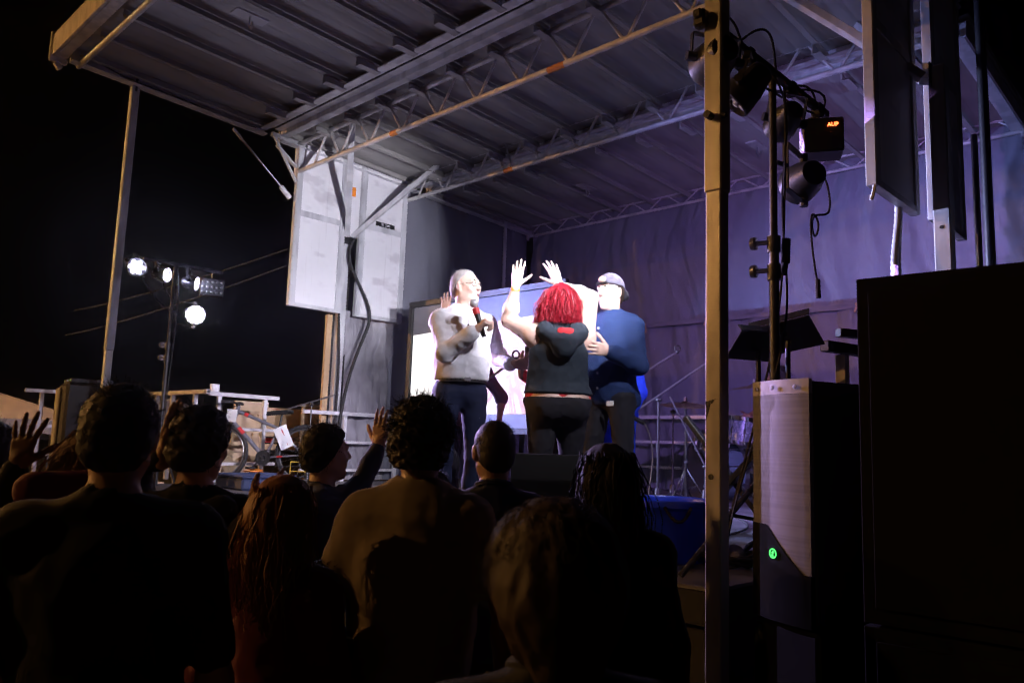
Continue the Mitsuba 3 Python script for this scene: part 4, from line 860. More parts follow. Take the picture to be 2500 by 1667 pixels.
def head_prims(c, R, n, k, fem=False, mouth=0.0, jaw=1.0):
    q = lambda x, y, z: c + R @ (A_(x, y, z) * k)
    P = [EL(q(0, -.012, .030), A_(.076, .097, .089) * k, .02, R), EL(q(0, .026, -.038), A_(.058 * jaw, .064, .078) * k, .03, R), C(q(-.046 * jaw, -.002, -.060), q(0, .066, -.098), .022 * k, .021 * k, .025), C(q(.046 * jaw, -.002, -.060), q(0, .066, -.098), .022 * k, .021 * k, .025)]
    P += [C(q(-.038, .076, .030), q(.038, .076, .030), .013 * k, .013 * k, .02), EL(q(.036, .068, -.022), A_(.024, .02, .024) * k, .02, R), EL(q(-.036, .068, -.022), A_(.024, .02, .024) * k, .02, R)]
    P += [C(q(0, .086, .022), q(0, .110, -.018), .008 * k, .0125 * k, .012), EL(q(.011, .100, -.022), A_(.008, .009, .007) * k, .008, R), EL(q(-.011, .100, -.022), A_(.008, .009, .007) * k, .008, R)]
    P += [C(q(-.02, .083, -.048), q(.02, .083, -.048), .0075 * k, .0075 * k, .012), C(q(-.017, .081, -.062 - mouth * .5), q(.017, .081, -.062 - mouth * .5), .008 * k, .008 * k, .012)]
    for x in (-1, 1):
        P += [EL(q(x * .079, -.008, .0), A_(.010, .020, .032) * k, .008, R @ rotz(-x * .35)), EL(q(x * .077, -.002, -.026), A_(.008, .010, .012) * k, .008, R)]
    P.append(C(n - A_(0, 0, .03) * k, q(0, -.022, -.055), (.050 if fem else .060) * k, (.047 if fem else .056) * k, .03))
    return P
def folds(seed, amp, fx=9, fz=6):
    """Creases of cloth: sharp ridges and softer hollows."""
    def w(P):
        q = P * [fx, fx, fz] + seed * 3.1; q = q + 1.1 * (meshkit.noise(P * 5 + seed, seed)[..., None] - .5)
        a = meshkit.fbm(q, 2, seed); r = np.abs(meshkit.noise(q * 1.9 + [0, 0, 7], seed + 3) - .5) * 2
        return amp * (1.5 * (a - .5) + .9 * (np.sqrt(r + .01) - .65))
    return w
def strands(root, tip, n, seed, r=.0016, bend=.02, seg=7, sides=3):
    """Hair as thin tubes: root(i) and tip(i) give points for random u, v."""
    g = np.random.default_rng(seed); out = []
    for i in range(n):
        u, v = g.random(2); a, b, mid = root(u, v), tip(u, v, g), None
        t = np.linspace(0, 1, seg)[:, None]; o = g.normal(size=3) * bend; o2 = g.normal(size=3) * bend * .5
        p = a + (b - a) * t + o * np.sin(t * math.pi) + o2 * np.sin(t * 2 * math.pi * 1.5)
        out.append(path(p, np.linspace(r, r * .35, seg), sides, False))
    return cat(*out)
def wm(F, m): return (F.W(m[0]), m[1])
def person(label, at, az, H, g=1.0, fem=False, lean=0, waist=1.0, hips=1.0, head=None, arms=None, skin='m_skin_fair', top=None, sleeve=1.0, hem=.84, legs_m='m_trouser', shoes='m_dark', leg_len=1.0,
           mouth=0.0, fine=.0125, stance=.05, seed=1, group=None, collar=False, face=True, jaw=1.0, hand_h=.0045, neck_cut=True, skirt=False, top_off=.012, loose=0.0, armg=1.0, waist_z=None, pants_off=.009):
    hem = max(hem, .845)
    F = Fig(at, az, H, g, fem, lean, waist, hips); k = F.k
    key = thing('person', label, 'person', group)
    hy, hp, hr = head or (az, 0, 0); hc, hR, hn = F.head_frame(hy, hp, hr)
    P = F.torso(); LG_ = F.legs(stance); P2 = P + LG_; arms = arms or {}
    HD = head_prims(hc, hR, hn, k, fem, mouth, jaw); AR, HN = {}, []
    for sd_, x in (('R', 1), ('L', -1)):
        q = arms.get(sd_, {}); a, e, w = F.arm(x, q.get('wrist'), q.get('elbow'))
        AR[sd_] = (a, e, w); m = (1 + (g - 1) * .7) * armg
        P2 += [EL(a, A_(.050, .050, .054) * k * m, .04), C(a, e, .045 * k * m, .037 * k * m, .035), C(e, e + (w - e) * .35, .036 * k * m, .038 * k * m, .02), C(e + (w - e) * .35, w, .038 * k * m, .026 * k, .02)]
        d = F.R.T @ np.asarray(q['dir'], float) if 'dir' in q else unit(w - e); n = F.R.T @ np.asarray(q['palm'], float) if 'palm' in q else A_(-x, .2, 0)
        HN.append(hand(w, d, n, x, q.get('curl', (12, 14, 16, 18, 20)), q.get('spread', 6), 1.04 * k, .006))
    body = surf(P2 + [HD[-1]], fine)
    m = [body, surf(HD, .0055 * max(k, .9), cuts=[(hn + A_(0, 0, .02) * k, (0, 0, -1))])]
    for hp_ in HN: m.append(surf(hp_, hand_h))
    obj('body', wm(F, cat(*m)), skin, key, smooth=True)
    F.head = (hc, hR, hn); F.AR = AR; F.key = key; q = lambda x, y, z: hc + hR @ (A_(x, y, z) * k); F.q = q
    if face:
        for x in (-1, 1):
            e = obj('eye', wm(F, ball(q(x * .031, .0745, .010), .0125 * k, 2)), 'm_eye', key, smooth=True)
            obj('iris', wm(F, ball(q(x * .031, .0805, .010), .0072 * k, 2)), 'm_iris', e, smooth=True)
        if mouth > 0: obj('mouth', wm(F, ball(q(0, .080, -.055 - mouth * .3), A_(.020, .0125, .006 + mouth * .5) * k, 2)), 'm_mouth', key, smooth=True)
        else: obj('lips', wm(F, surf([C(q(-.017, .0855, -.056), q(.017, .0855, -.056), .0055 * k, .0055 * k, .004)], .003)), 'm_lip', key, smooth=True)
        obj('eyebrows', wm(F, cat(*[path([q(x * .016, .0905, .032), q(x * .032, .0885, .037), q(x * .047, .079, .033)], [.004 * k, .0045 * k, .002 * k], 6) for x in (-1, 1)])), 'm_hair_brown', key)
    # clothes
    if top:
        TP = F.torso() + ([EL(F.up(0, .004, 1.17), A_(.178 * g, .128 * g, .30) * k * (1 + loose), .07, F.Rl)] if loose else []); lo_hem = F.up(0, 0, hem)
        for sd_ in 'RL':
            a, e, w = AR[sd_]; mm = 1 + (g - 1) * .7; f = sleeve if np.isscalar(sleeve) else sleeve[sd_]
            if f <= 0: continue
            TP.append(EL(a, A_(.052, .052, .056) * k * mm, .05))
            f1 = min(f, 1) if f <= 1 else 1; mm *= 1 + loose * 1.6; TP.append(C(a, a + (e - a) * f1, .047 * k * mm, (.047 - .006 * f1) * k * mm, .04))
            if f > 1: TP.append(C(e, e + (w - e) * (f - 1),   .041 * k * mm, .032 * k * mm, .03)); ew = w - (w - e) * (2 - f)
        cuts = [(lo_hem, F.Rl @ A_(0, 0, -1))]; fw = folds(seed, .011); nk = C(hn - A_(0, 0, .035) * k, hn + A_(0, .012, .12) * k, .056 * k, .075 * k)
        obj('top', wm(F, surf(TP, fine, top_off, lambda X: fw(X), cuts, hole=nk if neck_cut else None)), top, key, smooth=True)
        if collar:
            cm = path([hn + A_(.068 * math.cos(a), .068 * math.sin(a) + .004, .022 - .018 * math.sin(a)) * k for a in np.linspace(-math.pi * 1.38, math.pi * .38, 22)], .013 * k, 6)
            obj('collar', wm(F, cm), top, key)
    if legs_m:
        cuts = [(F.up(0, 0, (1.03 if top is None or hem > .99 else hem + .035) if waist_z is None else waist_z), F.Rl @ A_(0, 0, 1))]
        TT = F.torso(); LP_ = [q for i, q in enumerate(F.legs(stance)) if i % 5 < 3] + [TT[0]] + [EL(F.up(x * .078 * hips, -.075, .905), A_(.088, .085, .095) * k * g * hips, .04, F.Rl) for x in (-1, 1)]
        if skirt: LP_.append(C(A_(0, 0, .9) * k, A_(0, 0, .35) * k, .17 * k * g, .22 * k * g, .05))
        cuts += [(A_(0, 0, .10 * k), (0, 0, -1))]
        obj('trousers', wm(F, surf(LP_, fine, pants_off, folds(seed + 5, .006, 12, 12), cuts)), legs_m, key, smooth=True)
    if shoes:
        for (h, kn, an), x in zip(F.foot, (-1, 1)):
            obj('shoe', wm(F, surf([C(an + A_(0, -.03, -.045) * k, an + A_(x * .02, .16, -.052) * k, .038 * k, .033 * k, .03), C(an, an + A_(0, .05, -.04) * k, .042 * k, .04 * k, .03)], .011, .004, None, [(A_(0, 0, .003), (0, 0, -1))])), shoes, key, smooth=True)
    return F
def hair_cap(F, m, thick=.012, front=.045, low=-.02, rough=.004, freq=75, back=-.085, seed=2, side=.0, name='hair', h=.006, fuzz=500):
    """Short hair: the skull swelled, cut off at the forehead and round the ears."""
    k, (c, R, n) = F.k, F.head; q = F.q
    P = [EL(q(0, -.014, .032), A_(.077, .098, .090) * k, .02, R), EL(q(0, -.05, -.015), A_(.068, .060, .070) * k, .02, R)]
    def w(Pt):
        X = (Pt - c) @ R / k; d = rough * 2.2 * (meshkit.fbm(Pt * freq, 2, seed) - .5)
        face = np.minimum(.8 * (X[..., 1] - front) + .35 * (.05 - X[..., 2]), 1)          # keep behind the hair line
        ear = np.minimum(X[..., 1] + .012, (low + .02) - X[..., 2]) * 1.0
        return np.where(True, d, d)
    cuts = [(q(0, front, .055), R @ unit(A_(0, .75, -.62))), (q(0, 0, back), R @ A_(0, .0, -1)), (q(0, -.008, low), R @ unit(A_(0, .85, -.55)))]
    o = obj(name, wm(F, surf(P, h, thick, w, cuts)), m, F.key, smooth=True)
    g = np.random.default_rng(seed + 50); fz = []; L = thick * .8 + .006
    for i in range(fuzz):
        v = unit(g.normal(size=3)); X = v * A_(.077, .100, .092) + A_(0, -.018, .030)
        if X[1] > front - .02 - .35 * max(.07 - X[2], 0) or (X[2] < low + .02 and X[1] > -.02) or X[2] < back + .02: continue
        p = q(*(X + unit(v) * thick * .8 / k)); d = R @ unit(v + A_(0, -.25, -.35) * .6); e = g.normal(size=3) * .35
        fz.append(path([p, p + (d + e * .3) * L * .6, p + (d + e) * L], [.0011, .0009, .0004], 3, False))
    if fz: obj('hair_tips', wm(F, cat(*fz)), m, o, kind='stuff')
    return o
def glasses(F, name='glasses'):
    q, k = F.q, F.k; ms = []
    for x in (-1, 1):
        a = np.linspace(0, 2 * math.pi, 21); ms.append(path([q(x * .033 + .023 * math.cos(t), .094 - .010 * abs(.033 * x + .023 * math.cos(t)) * 8, .008 + .015 * math.sin(t)) for t in a], .0018 * k, 5, False))
        ms.append(path([q(x * .056, .088, .012), q(x * .074, .06, .012), q(x * .083, -.005, .010)], .002 * k, 5))
    ms.append(path([q(-.010, .098, .012), q(0, .102, .014), q(.010, .098, .012)], .0018 * k, 5)); return obj(name, wm(F, cat(*ms)), 'm_dark', F.key)
# ------------------------------------------------------------------ people on the stage
fabric('m_trouser', (.017, .016, .020)); fabric('m_navy', (.016, .022, .055)); fabric('m_whiteshirt', (.78, .78, .80)); fabric('m_charcoal', (.022, .030, .040)); fabric('m_red_cloth', (.62, .035, .04))
fabric('m_purple', (.06, .035, .06)); fabric('m_cobalt', (.02, .06, .62)); fabric('m_teal', (.012, .06, .065)); fabric('m_tee', (.30, .245, .17)); fabric('m_blackcloth', (.012, .012, .013)); fabric('m_maroon', (.10, .015, .03)); fabric('m_slate', (.03, .035, .06))
def dotshirt(p, n, uv):
    import drjit as dr
    d = dr.maximum(dr.sqrt(dr.square(p.z * 75 - dr.round(p.z * 75)) + dr.square((p.x + p.y) * 60 + .5 * dr.round(p.z * 75) - dr.round((p.x + p.y) * 60 + .5 * dr.round(p.z * 75)))), 0)
    base = mix((.007, .019, .075), (.011, .028, .105), fbm(p.x * 30, p.y * 30, p.z * 30, 2))
    return mix((.10, .15, .30), base, smoothstep(.13, .22, d))
mat('m_dotshirt', proc(dotshirt), .8, spec=.25)
ST = DECK
# the man in the white shirt with the microphone
W_ = person('person in white shirt and dark trousers singing into a red banded microphone', (-3.77, 3.42, ST), -26, 1.70, .93, head=(12, 4, 0), mouth=.020,
    arms={'R': dict(wrist=(-3.50, 3.27, 2.275), elbow=(-3.85, 3.15, 2.0), dir=(.35, .25, .45), palm=(.45, .75, -.3), curl=(38, 62, 64, 66, 66), spread=2),
          'L': dict(wrist=(-3.56, 3.66, 2.11), elbow=(-3.62, 3.75, 2.05), dir=(.80, .55, .16), palm=(-.3, .5, .7), curl=(10, 20, 22, 24, 28), spread=8)},
    top='m_whiteshirt', sleeve=1.93, hem=1.00, legs_m='m_navy', seed=3, collar=True, fine=.009, loose=.07)
hair_cap(W_, 'm_hair_grey', .006, .012, -.012, .003, 70)
glasses(W_)
obj('belt', wm(W_, lathe([(.166, -.02), (.172, -.02), (.172, .02), (.166, .02), (.166, -.02)], 36, W_.up(0, 0, 1.0))[0:2]) if False else wm(W_, (lambda m: (m[0] * [1.0, .80, 1] + [0, .004, 1.005 * W_.k], m[1]))(lathe([(.158, -.018), (.166, -.018), (.166, .018), (.158, .018), (.158, -.018)], 40))), 'm_black', W_.key)
obj('belt_buckle', wm(W_, cbox((.0, .138, 1.005 * W_.k), (.045, .012, .032), .003)), 'm_steel', W_.key, smooth=False)
obj('placket', wm(W_, path([W_.up(0, .128, 1.40), W_.up(0, .136, 1.28), W_.up(0, .134, 1.12), W_.up(0, .128, 1.02)], .006, 6)), 'm_whiteshirt', W_.key)
for z in (1.36, 1.27, 1.18, 1.09): obj('button', wm(W_, ball(W_.up(.006, .143, z), (.006, .004, .006), 1)), 'm_dark', W_.key)
mk = thing('microphone', 'handheld microphone with a red band at the singing man\'s mouth', 'microphone')
m0, m1 = A_(-3.482, 3.335, 2.25), A_(-3.535, 3.280, 2.468); dm = unit(m1 - m0)
obj('handle', tube(m0, m1 - dm * .06, .014, .020, 16), 'm_black', mk); mat('m_micgrille', .55, .45, .3)
obj('grille', cat(ball(m1 - dm * .012, .029, 3)), 'm_micgrille', mk, smooth=True)
obj('band', tube(m1 - dm * .085, m1 - dm * .045, .0215, .0225, 16), 'm_red', mk)
# woman with red hair, seen from behind with raised arms
R_ = person('person with bright red bob clapping overhead in a sleeveless dark hoodie, back turned', (-3.20, 3.72, ST), 143, 1.58, 1.30, True, head=(150, 4, 0), waist=1.10, hips=1.04,
    arms={'L': dict(wrist=(-3.43, 3.55, 2.60), elbow=(-3.62, 3.62, 2.25), dir=(.08, .05, 1), palm=(-.60, .78, .0), curl=(6, 5, 6, 8, 10), spread=7),
          'R': dict(wrist=(-3.24, 3.75, 2.62), elbow=(-3.02, 3.86, 2.44), dir=(-.26, -.24, .92), palm=(-.80, .55, -.1), curl=(6, 8, 9, 10, 12), spread=10)},
    top='m_charcoal', sleeve=0, hem=.985, legs_m='m_trouser', seed=4, face=False, top_off=.016, fine=.009, armg=1.25, waist_z=.962, pants_off=.004)
q = R_.q; hd = [EL(q(0, -.022, .036), A_(.098, .114, .104) * R_.k, .02, R_.head[1]), EL(q(0, -.045, -.05), A_(.132, .100, .085) * R_.k, .04, R_.head[1]), EL(q(0, -.040, -.098), A_(.150, .095, .050) * R_.k, .04, R_.head[1])]
hv = lambda P_: .010 * 2 * (meshkit.fbm(np.stack([P_[..., 0] * 60, P_[..., 1] * 60, P_[..., 2] * 9], -1), 3, 7) - .5)
hr = obj('hair', wm(R_, surf(hd, .006, .0, hv, [(q(0, .062, 0), R_.head[1] @ unit(A_(0, 1, -.5)))])), 'm_hair_red', R_.key, smooth=True)
def rt(u, v): a = (u - .5) * 4.6 - math.pi / 2; return q(.088 * math.cos(a), -.02 + .100 * math.sin(a), .04 + .06 * v)
def tp(u, v, g_): a = (u - .5) * 4.6 - math.pi / 2; rr = 1.0 + .25 * v + g_.normal() * .06; return q(.150 * rr * math.cos(a), -.03 + .100 * rr * math.sin(a), -.135 - .02 * g_.random())
obj('hair_strands', wm(R_, strands(rt, tp, 1000, 5, .0022, .018)), 'm_hair_red', hr, kind='stuff')
hood = surf([C(R_.up(-.12, -.10, 1.41), R_.up(0, -.165, 1.30), .040, .048, .05), C(R_.up(.12, -.10, 1.41), R_.up(0, -.165, 1.30), .040, .048, .05), C(R_.up(-.10, -.06, 1.44), R_.up(-.03, .05, 1.42), .035, .03, .05), C(R_.up(.10, -.06, 1.44), R_.up(.03, .05, 1.42), .035, .03, .05)], .009, .012, folds(9, .012))
obj('hood', wm(R_, hood), 'm_charcoal', R_.key, smooth=True)
obj('hood_lining', wm(R_, surf([C(R_.up(-.02, -.155, 1.405), R_.up(.045, -.150, 1.405), .028, .028, .02)], .008)), 'm_red_cloth', R_.key, smooth=True, label='red hood lining')
obj('undershirt', wm(R_, surf([EL(R_.up(0, -.012, .955), A_(.168 * 1.35, .120 * 1.35, .125) * R_.k, .05), EL(R_.up(0, .012, 1.10), A_(.136 * 1.40, .108 * 1.40, .15) * R_.k, .06)], .010, .006, None, [(R_.up(0, 0, .948), (0.0, .0, -1)), (R_.up(0, 0, 1.02), (0, 0, 1))])), 'm_red_cloth', R_.key, smooth=True, label='red shirt showing below the hoodie')
a_, e_, w_ = R_.AR['L']; obj('wristband', wm(R_, tube(w_ + (e_ - w_) * .05, w_ + (e_ - w_) * .12, .030, .031, 20)), 'm_orange', R_.key)
obj('tattoo', wm(R_, ball(e_ + (a_ - e_) * .06 + R_.R.T @ A_(-.02, -.035, -.0), (.018, .018, .03), 2)), 'm_maroon', R_.key, smooth=True)
# man with backwards cap
K_ = person('smiling person in backwards grey cap and dotted blue shirt with a hand held out', (-3.17, 4.22, ST), -88, 1.73, .91, waist=.92, head=(-88, -2, 0),
    arms={'L': dict(wrist=(-2.99, 3.97, 2.20), elbow=(-2.92, 4.28, 2.14), dir=(-.22, -.9, .06), palm=(-.8, .25, .1), curl=(4, 14, 16, 18, 20), spread=8), 'R': dict(wrist=(-3.40, 3.95, 2.0), elbow=(-3.45, 4.3, 2.0), dir=(.3, -.9, .1))},
    top='m_dotshirt', sleeve=1.93, hem=.86, legs_m='m_trouser', seed=6, collar=True, fine=.009, loose=.04, top_off=.018, waist_z=.95)
k_ = K_.k; q = K_.q; Rk = K_.head[1]
hair_cap(K_, 'm_hair_brown', .004, .03, -.02, .002, 60, fuzz=0)
mat('m_cap', blotch((.030, .028, .038), (.042, .039, .050), 60), .85)
cp_ = obj('cap', wm(K_, surf([EL(q(0, -.012, .036), A_(.080, .101, .095) * k_, .02, Rk)], .006, .010, None, [(q(0, .05, .048), Rk @ unit(A_(0, .12, -1))), (q(0, .112, .075), Rk @ unit(A_(0, 1, -.45)))])), 'm_cap', K_.key, smooth=True)
obj('visor', wm(K_, surf([EL(q(0, -.125, .012), A_(.068, .072, .006) * k_, .02, Rk @ rotx(.75))], .005)), 'm_cap', cp_, smooth=True)
obj('cap_strap', wm(K_, path([q(-.045, .094, .058), q(0, .103, .054), q(.045, .094, .058)], .007, 6)), 'm_dark', cp_)
obj('cap_opening', wm(K_, ball(q(0, .090, .083), A_(.030, .016, .022) * k_, 2)), 'm_skin_tan', cp_, smooth=True)
for z in (1.37, 1.27, 1.17, 1.07, .97): obj('button', wm(K_, ball(K_.up(0, .147, z), (.009, .006, .009), 1)), 'm_white', K_.key)
obj('placket', wm(K_, path([K_.up(.018, .128, 1.40), K_.up(.018, .135, 1.28), K_.up(.018, .133, 1.1), K_.up(.018, .128, .95)], .005, 6)), 'm_dotshirt', K_.key)
obj('shirt_tail', wm(K_, cbox(K_.up(-.09, .125, .868), (.055, .010, .035), .003)), 'm_white', K_.key, smooth=False)
# half hidden people behind them
P_ = person('person in dark purple behind the singer, one hand raised over his shoulder', (-4.23, 3.90, ST), -40, 1.38, .95, True,
    arms={'R': dict(wrist=(-4.33, 3.74, 2.55), elbow=(-4.42, 3.62, 2.30), dir=(.0, .0, 1), palm=(.7, -.7, 0), curl=(8, 8, 8, 10, 12), spread=10), 'L': dict(wrist=(-4.05, 4.06, 1.74), elbow=(-4.05, 4.20, 2.0), dir=(.05, -.05, -1))},
    skin='m_skin_brown', top='m_purple', sleeve=1.15, hem=.8, legs_m='m_trouser', seed=8)
hair_cap(P_, 'm_hair_black', .018, .05, -.03, .008, 40)
S_ = person('person in red sleeves behind the red haired woman, holding a black phone', (-3.70, 4.42, ST), -60, 1.50, .9, True,
    arms={'R': dict(wrist=(-3.80, 4.02, 2.09), elbow=(-3.78, 4.16, 1.9), dir=(-.1, -.1, 1), palm=(.6, .6, 0), curl=(6, 10, 12, 14, 16), spread=8), 'L': dict(wrist=(-3.52, 4.25, 2.0), elbow=(-3.45, 4.45, 2.0), dir=(-.3, -.3, .9))},
    skin='m_skin_brown', top='m_red_cloth', sleeve=1.9, hem=.85, legs_m='m_blackcloth', seed=9)
hair_cap(S_, 'm_hair_black', .016, .05, -.03, .006, 40)
ph = thing('phone', 'black phone held up beside the red haired woman', 'phone')
obj('case', cbox((-3.735, 4.03, 2.215), (.07, .012, .14), .006, rotz(.7)), 'm_black', ph, smooth=False); obj('glass', cbox((-3.731, 4.024, 2.215), (.062, .004, .13), .001, rotz(.7)), 'm_dark', ph, smooth=False)
B_ = person('person in cobalt blue behind the capped man, holding a microphone low', (-3.64, 4.92, ST), -75, 1.56, .92, False,
    arms={'L': dict(wrist=(-3.44, 4.83, 1.84), elbow=(-3.45, 5.05, 2.05), dir=(.2, -.3, -.9), palm=(-.6, -.6, 0), curl=(30, 55, 58, 60, 60))},
    skin='m_skin_tan', top='m_cobalt', sleeve=1.9, hem=.85, legs_m='m_cobalt', seed=11)
hair_cap(B_, 'm_hair_black', .012, .05, -.02)
obj('wristband', wm(B_, tube(B_.AR['L'][2] + (B_.AR['L'][1] - B_.AR['L'][2]) * .02, B_.AR['L'][2] + (B_.AR['L'][1] - B_.AR['L'][2]) * .1, .032, .032, 16)), 'm_orange', B_.key)
m2 = thing('microphone', 'black microphone hanging with its cable from the hand of the person in cobalt blue', 'microphone')
obj('handle', tube((-3.43, 4.83, 1.83), (-3.33, 4.86, 1.78), .014, .018, 12), 'm_black', m2); obj('cable', path(curve([(-3.33, 4.86, 1.78), (-3.29, 4.88, 1.68), (-3.28, 4.88, 1.4), (-3.30, 4.86, 1.1)], 24), .005, 6), 'm_steel', m2)
D_ = person('drummer with curly dark hair half hidden behind the raised cymbal', (-4.02, 8.50, ST), 215, 1.52, 1.0, False, skin='m_skin_brown', top='m_blackcloth', sleeve=1.0, seed=12, arms={'R': dict(wrist=(-4.25, 8.25, 2.0), elbow=(-4.3, 8.6, 1.9)), 'L': dict(wrist=(-4.1, 8.1, 1.95), elbow=(-3.8, 8.3, 1.9))})
hair_cap(D_, 'm_hair_black', .05, .06, -.05, .03, 22, -.10)
# ------------------------------------------------------------------ the audience
def aud(label, at, az, H, **kw):
    return person(label, at, az, H, group=None, fine=kw.pop('fine', .0125), face=kw.pop('face', True), **kw)
A1 = aud('person at the left edge with one spread hand raised high', (-3.24, .72, 0), 138, 1.60, skin='m_skin_brown', top='m_blackcloth', sleeve=1.9, seed=21,
    arms={'L': dict(wrist=(-2.96, .75, 1.47), elbow=(-3.06, .72, 1.22), dir=(.12, .08, 1), palm=(-.68, .72, 0), curl=(4, 4, 4, 4, 6), spread=17)})
hair_cap(A1, 'm_hair_black', .02, .05, -.04, .006)
A2 = aud('person with pale hair over bowed head between the tall man and the stair rails', (-2.93, .90, 0), 120, 1.60, fem=True, head=(110, -25, 0), skin='m_skin_fair', top='m_maroon', sleeve=1.9, seed=22,
    arms={'R': dict(wrist=(-2.74, .98, 1.44), elbow=(-2.80, .72, 1.28), dir=(-.2, .2, 1), palm=(-.8, .5, 0)), 'L': dict(wrist=(-2.98, 1.10, 1.38), elbow=(-3.1, .9, 1.2), dir=(0, .3, 1))})
def long_hair(F, m, n, seed, length=.30, rad=.105, spread=.10, thick=.016, front=.05, bend=.02, r=.0022, back=-.03):
    q = F.q; R = F.head[1]; k = F.k
    P = [EL(q(0, -.016, .034), A_(.080, .101, .093) * k, .02, R), C(q(0, -.05, -.02), q(0, -.06, -length * .75), .085 * k, .075 * k, .05), C(q(-.055, -.02, -.02), q(-.07, -.035, -length * .6), .035 * k, .04 * k, .04), C(q(.055, -.02, -.02), q(.07, -.035, -length * .6), .035 * k, .04 * k, .04)]
    w = lambda X: .007 * 2 * (meshkit.fbm(np.stack([X[..., 0] * 70, X[..., 1] * 70, X[..., 2] * 8], -1), 3, seed) - .5)
    o = obj('hair', wm(F, surf(P, .0065, .006, w, [(q(0, front, .04), R @ unit(A_(0, .8, -.6)))])), m, F.key, smooth=True)
    def rt(u, v): a = (u - .5) * 4.4 - math.pi / 2; return q(.086 * math.cos(a), -.016 + .105 * math.sin(a), .02 + .085 * v)
    def tp(u, v, g_): a = (u - .5) * 4.4 - math.pi / 2; return q(rad * (1 + g_.normal() * .12) * math.cos(a), -.045 + rad * .8 * (1 + g_.normal() * .12) * math.sin(a), -length * (.75 + .3 * g_.random()))
    obj('hair_strands', wm(F, strands(rt, tp, n, seed, r, bend)), m, o, kind='stuff'); return o
long_hair(A2, 'm_hair_fair', 260, 31, .26)
fabric('m_coal', (.005, .005, .006))
C1 = aud('broad shouldered person with short dark hair, tallest head at left', (-2.02, .72, 0), 150, 1.70, g=1.22, head=(146, 0, 0), skin='m_skin_tan', top='m_coal', sleeve=1.0, seed=23, jaw=1.08)
hair_cap(C1, 'm_hair_black', .014, .05, -.03, .006, 60)
D1 = aud('person in dark jacket with both hands lifted in front, right of the broad man', (-2.55, 1.16, 0), 138, 1.67, head=(125, 0, 0), skin='m_skin_tan', top='m_blackcloth', sleeve=1.92, seed=24,
    arms={'L': dict(wrist=(-2.62, 1.08, 1.52), elbow=(-2.74, 1.02, 1.28), dir=(.10, .06, 1), palm=(.6, .6, 0), curl=(5, 6, 7, 8, 10), spread=5), 'R': dict(wrist=(-2.31, 1.24, 1.34), elbow=(-2.30, 1.10, 1.14), dir=(.30, .30, .4), palm=(-.5, .6, .3), curl=(10, 16, 18, 20, 24), spread=14)})
hair_cap(D1, 'm_hair_black', .022, .05, -.03, .010, 45)
obj('hood', wm(D1, surf([C(D1.up(-.12, -.08, 1.42), D1.up(0, -.14, 1.36), .04, .045, .05), C(D1.up(.12, -.08, 1.42), D1.up(0, -.14, 1.36), .04, .045, .05)], .010, .01, folds(3, .01))), 'm_blackcloth', D1.key, smooth=True)
a_, e_, w_ = D1.AR['L']; obj('wristband', wm(D1, tube(w_, w_ + (e_ - w_) * .1, .032, .033, 16)), 'm_cobalt', D1.key)
E1 = aud('person with swept up short hair looking right, one dark sleeve arm reaching up', (-3.02, 1.95, 0), 52, 1.64, head=(80, 2, 0), skin='m_skin_tan', top='m_slate', sleeve=1.92, seed=25,
    arms={'R': dict(wrist=(-3.00, 2.22, 1.56), elbow=(-2.95, 2.02, 1.2), dir=(.10, .02, 1), palm=(-.35, .9, 0), curl=(6, 6, 7, 8, 10), spread=6), 'L': dict(wrist=(-2.98, 2.18, 1.25), elbow=(-3.2, 2.1, 1.0), dir=(.5, .3, .5), curl=(20, 40, 40, 40, 40))})
hair_cap(E1, 'm_hair_black', .02, .055, -.02, .007, 50, seed=4)
F1 = aud('person with long auburn hair and glasses low in front of the raised sleeve', (-2.03, 1.18, 0), 125, 1.48, fem=True, head=(98, 0, 0), skin='m_skin_fair', top='m_maroon', sleeve=1.9, seed=26)
long_hair(F1, 'm_hair_auburn', 420, 32, .36, .11); glasses(F1)
G1 = aud('person in tan T-shirt with short frizzy hair standing at centre', (-1.94, 1.60, 0), 134, 1.71, g=1.0, head=(134, 0, 0), skin='m_skin_brown', top='m_tee', sleeve=.66, seed=27, hem=.80, loose=.10,
    arms={'L': dict(wrist=(-2.09, 1.45, .86), elbow=(-2.16, 1.38, 1.1)), 'R': dict(wrist=(-1.74, 1.80, .88), elbow=(-1.70, 1.74, 1.1))})
hair_cap(G1, 'm_hair_black', .028, .06, -.02, .016, 60, seed=6, h=.005)
c_, R__ = G1.head[0], G1.head[1]
gg = np.random.default_rng(4); fz = []
for i in range(420):
    v = unit(gg.normal(size=3)); v[2] = abs(v[2]) * .9 - .1; v[1] = v[1] - .25; v = unit(v); p0 = G1.q(*(v * A_(.088, .106, .100) + A_(0, -.014, .034))); d0 = R__ @ v
    fz.append(path([p0, p0 + d0 * .018 + gg.normal(size=3) * .006, p0 + d0 * .03 + gg.normal(size=3) * .012], [.0016, .0013, .0008], 3, False))
obj('curls', wm(G1, cat(*fz)), 'm_hair_black', G1.key, kind='stuff')
H1 = aud('person in navy shirt with close cropped hair in front of the floor monitor', (-2.17, 2.16, 0), 140, 1.68, g=.92, head=(152, 0, 0), skin='m_skin_brown', top='m_navy', sleeve=1.0, seed=28, collar=True)
hair_cap(H1, 'm_hair_black', .005, .04, -.01, .002, 70)
I1 = aud('person with long dark hair and glasses beside the blue tub', (-1.47, 1.95, 0), 140, 1.60, fem=True, head=(158, 0, 0), skin='m_skin_tan', top='m_blackcloth', sleeve=1.9, seed=29)
long_hair(I1, 'm_hair_black', 300, 33, .36, .12); glasses(I1)
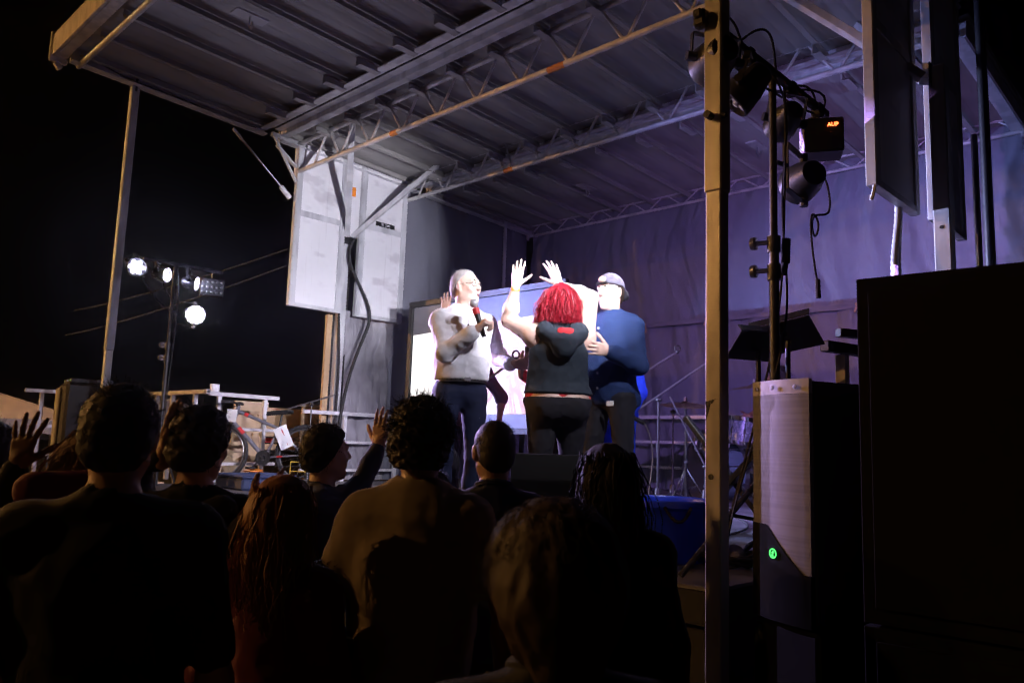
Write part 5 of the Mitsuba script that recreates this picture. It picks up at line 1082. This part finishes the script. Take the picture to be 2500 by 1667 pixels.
J1 = aud('person with brown gathered hair nearest the camera', (-.755, .885, 0), 140, 1.51, g=1.02, fem=True, head=(146, -4, 0), skin='m_skin_tan', top='m_blackcloth', sleeve=1.0, seed=30, fine=.011, neck_cut=False, collar=True)
q = J1.q; kj = J1.k; Rj = J1.head[1]
hj = obj('hair', wm(J1, surf([EL(q(0, -.018, .030), A_(.108, .124, .104) * kj, .02, Rj), EL(q(0, -.075, -.03), A_(.092, .072, .085) * kj, .05, Rj), C(q(0, -.06, -.03), q(0, -.085, -.16), .06, .04, .05)], .0055, .004,
    lambda X: .008 * 2 * (meshkit.fbm(np.stack([X[..., 0] * 60, X[..., 1] * 60, X[..., 2] * 22], -1), 3, 8) - .5), [(q(0, .05, .05), Rj @ unit(A_(0, .8, -.6)))])), 'm_hair_brown', J1.key, smooth=True)
def rt(u, v): a = (u - .5) * 5.0 - math.pi / 2; c_ = math.sqrt(max(1 - (v * .98) ** 2, 0)); return q(.108 * c_ * math.cos(a), -.018 + .124 * c_ * math.sin(a), .030 + .106 * v)
def tp(u, v, g_): a = (u - .5) * 5.0 - math.pi / 2; b = v - .55 - .25 * g_.random(); c_ = math.sqrt(max(1 - min(b * b, .98), 0)); o = 1.0 + .10 * g_.random(); return q(.112 * o * c_ * math.cos(a), -.022 + .128 * o * c_ * math.sin(a), .022 + .104 * b)
obj('hair_strands', wm(J1, strands(rt, tp, 1300, 9, .0006, .010)), 'm_hair_brown', hj, kind='stuff')
K2 = aud('child with dark hair in the gap left of the tan T-shirt', (-2.12, 1.38, 0), 135, 1.21, g=1.0, skin='m_skin_tan', top='m_slate', sleeve=1.0, seed=34)
hair_cap(K2, 'm_hair_black', .016, .05, -.03, .006)
M1 = aud('added short person hidden behind the tan T-shirt, shading the roof leg', (-2.78, 2.38, 0), 140, 1.45, skin='m_skin_brown', top='m_blackcloth', sleeve=1.0, seed=36)  # added figure, placed so its shadow darkens the lower roof leg
hair_cap(M1, 'm_hair_black', .014, .05, -.03, .005)
# ------------------------------------------------------------------ added thin mist, imitating the lens bloom round the lamps
scene['bloom_medium'] = {'type': 'homogeneous', 'albedo': rgb(.95, .95, .96), 'sigma_t': .004, 'phase': {'type': 'hg', 'g': .985}}
scene['bloom_haze'] = {'type': 'cube', 'to_world': T().translate([-8, 2, 4.2]).scale([22, 22, 5.2]), 'bsdf': {'type': 'null'}, 'interior': {'type': 'ref', 'id': 'bloom_medium'}}
labels['bloom_haze'] = {'label': 'added thin mist around the stage imitating lens bloom of the lamps', 'kind': 'stuff'}
scene['camera']['medium'] = {'type': 'ref', 'id': 'bloom_medium'}
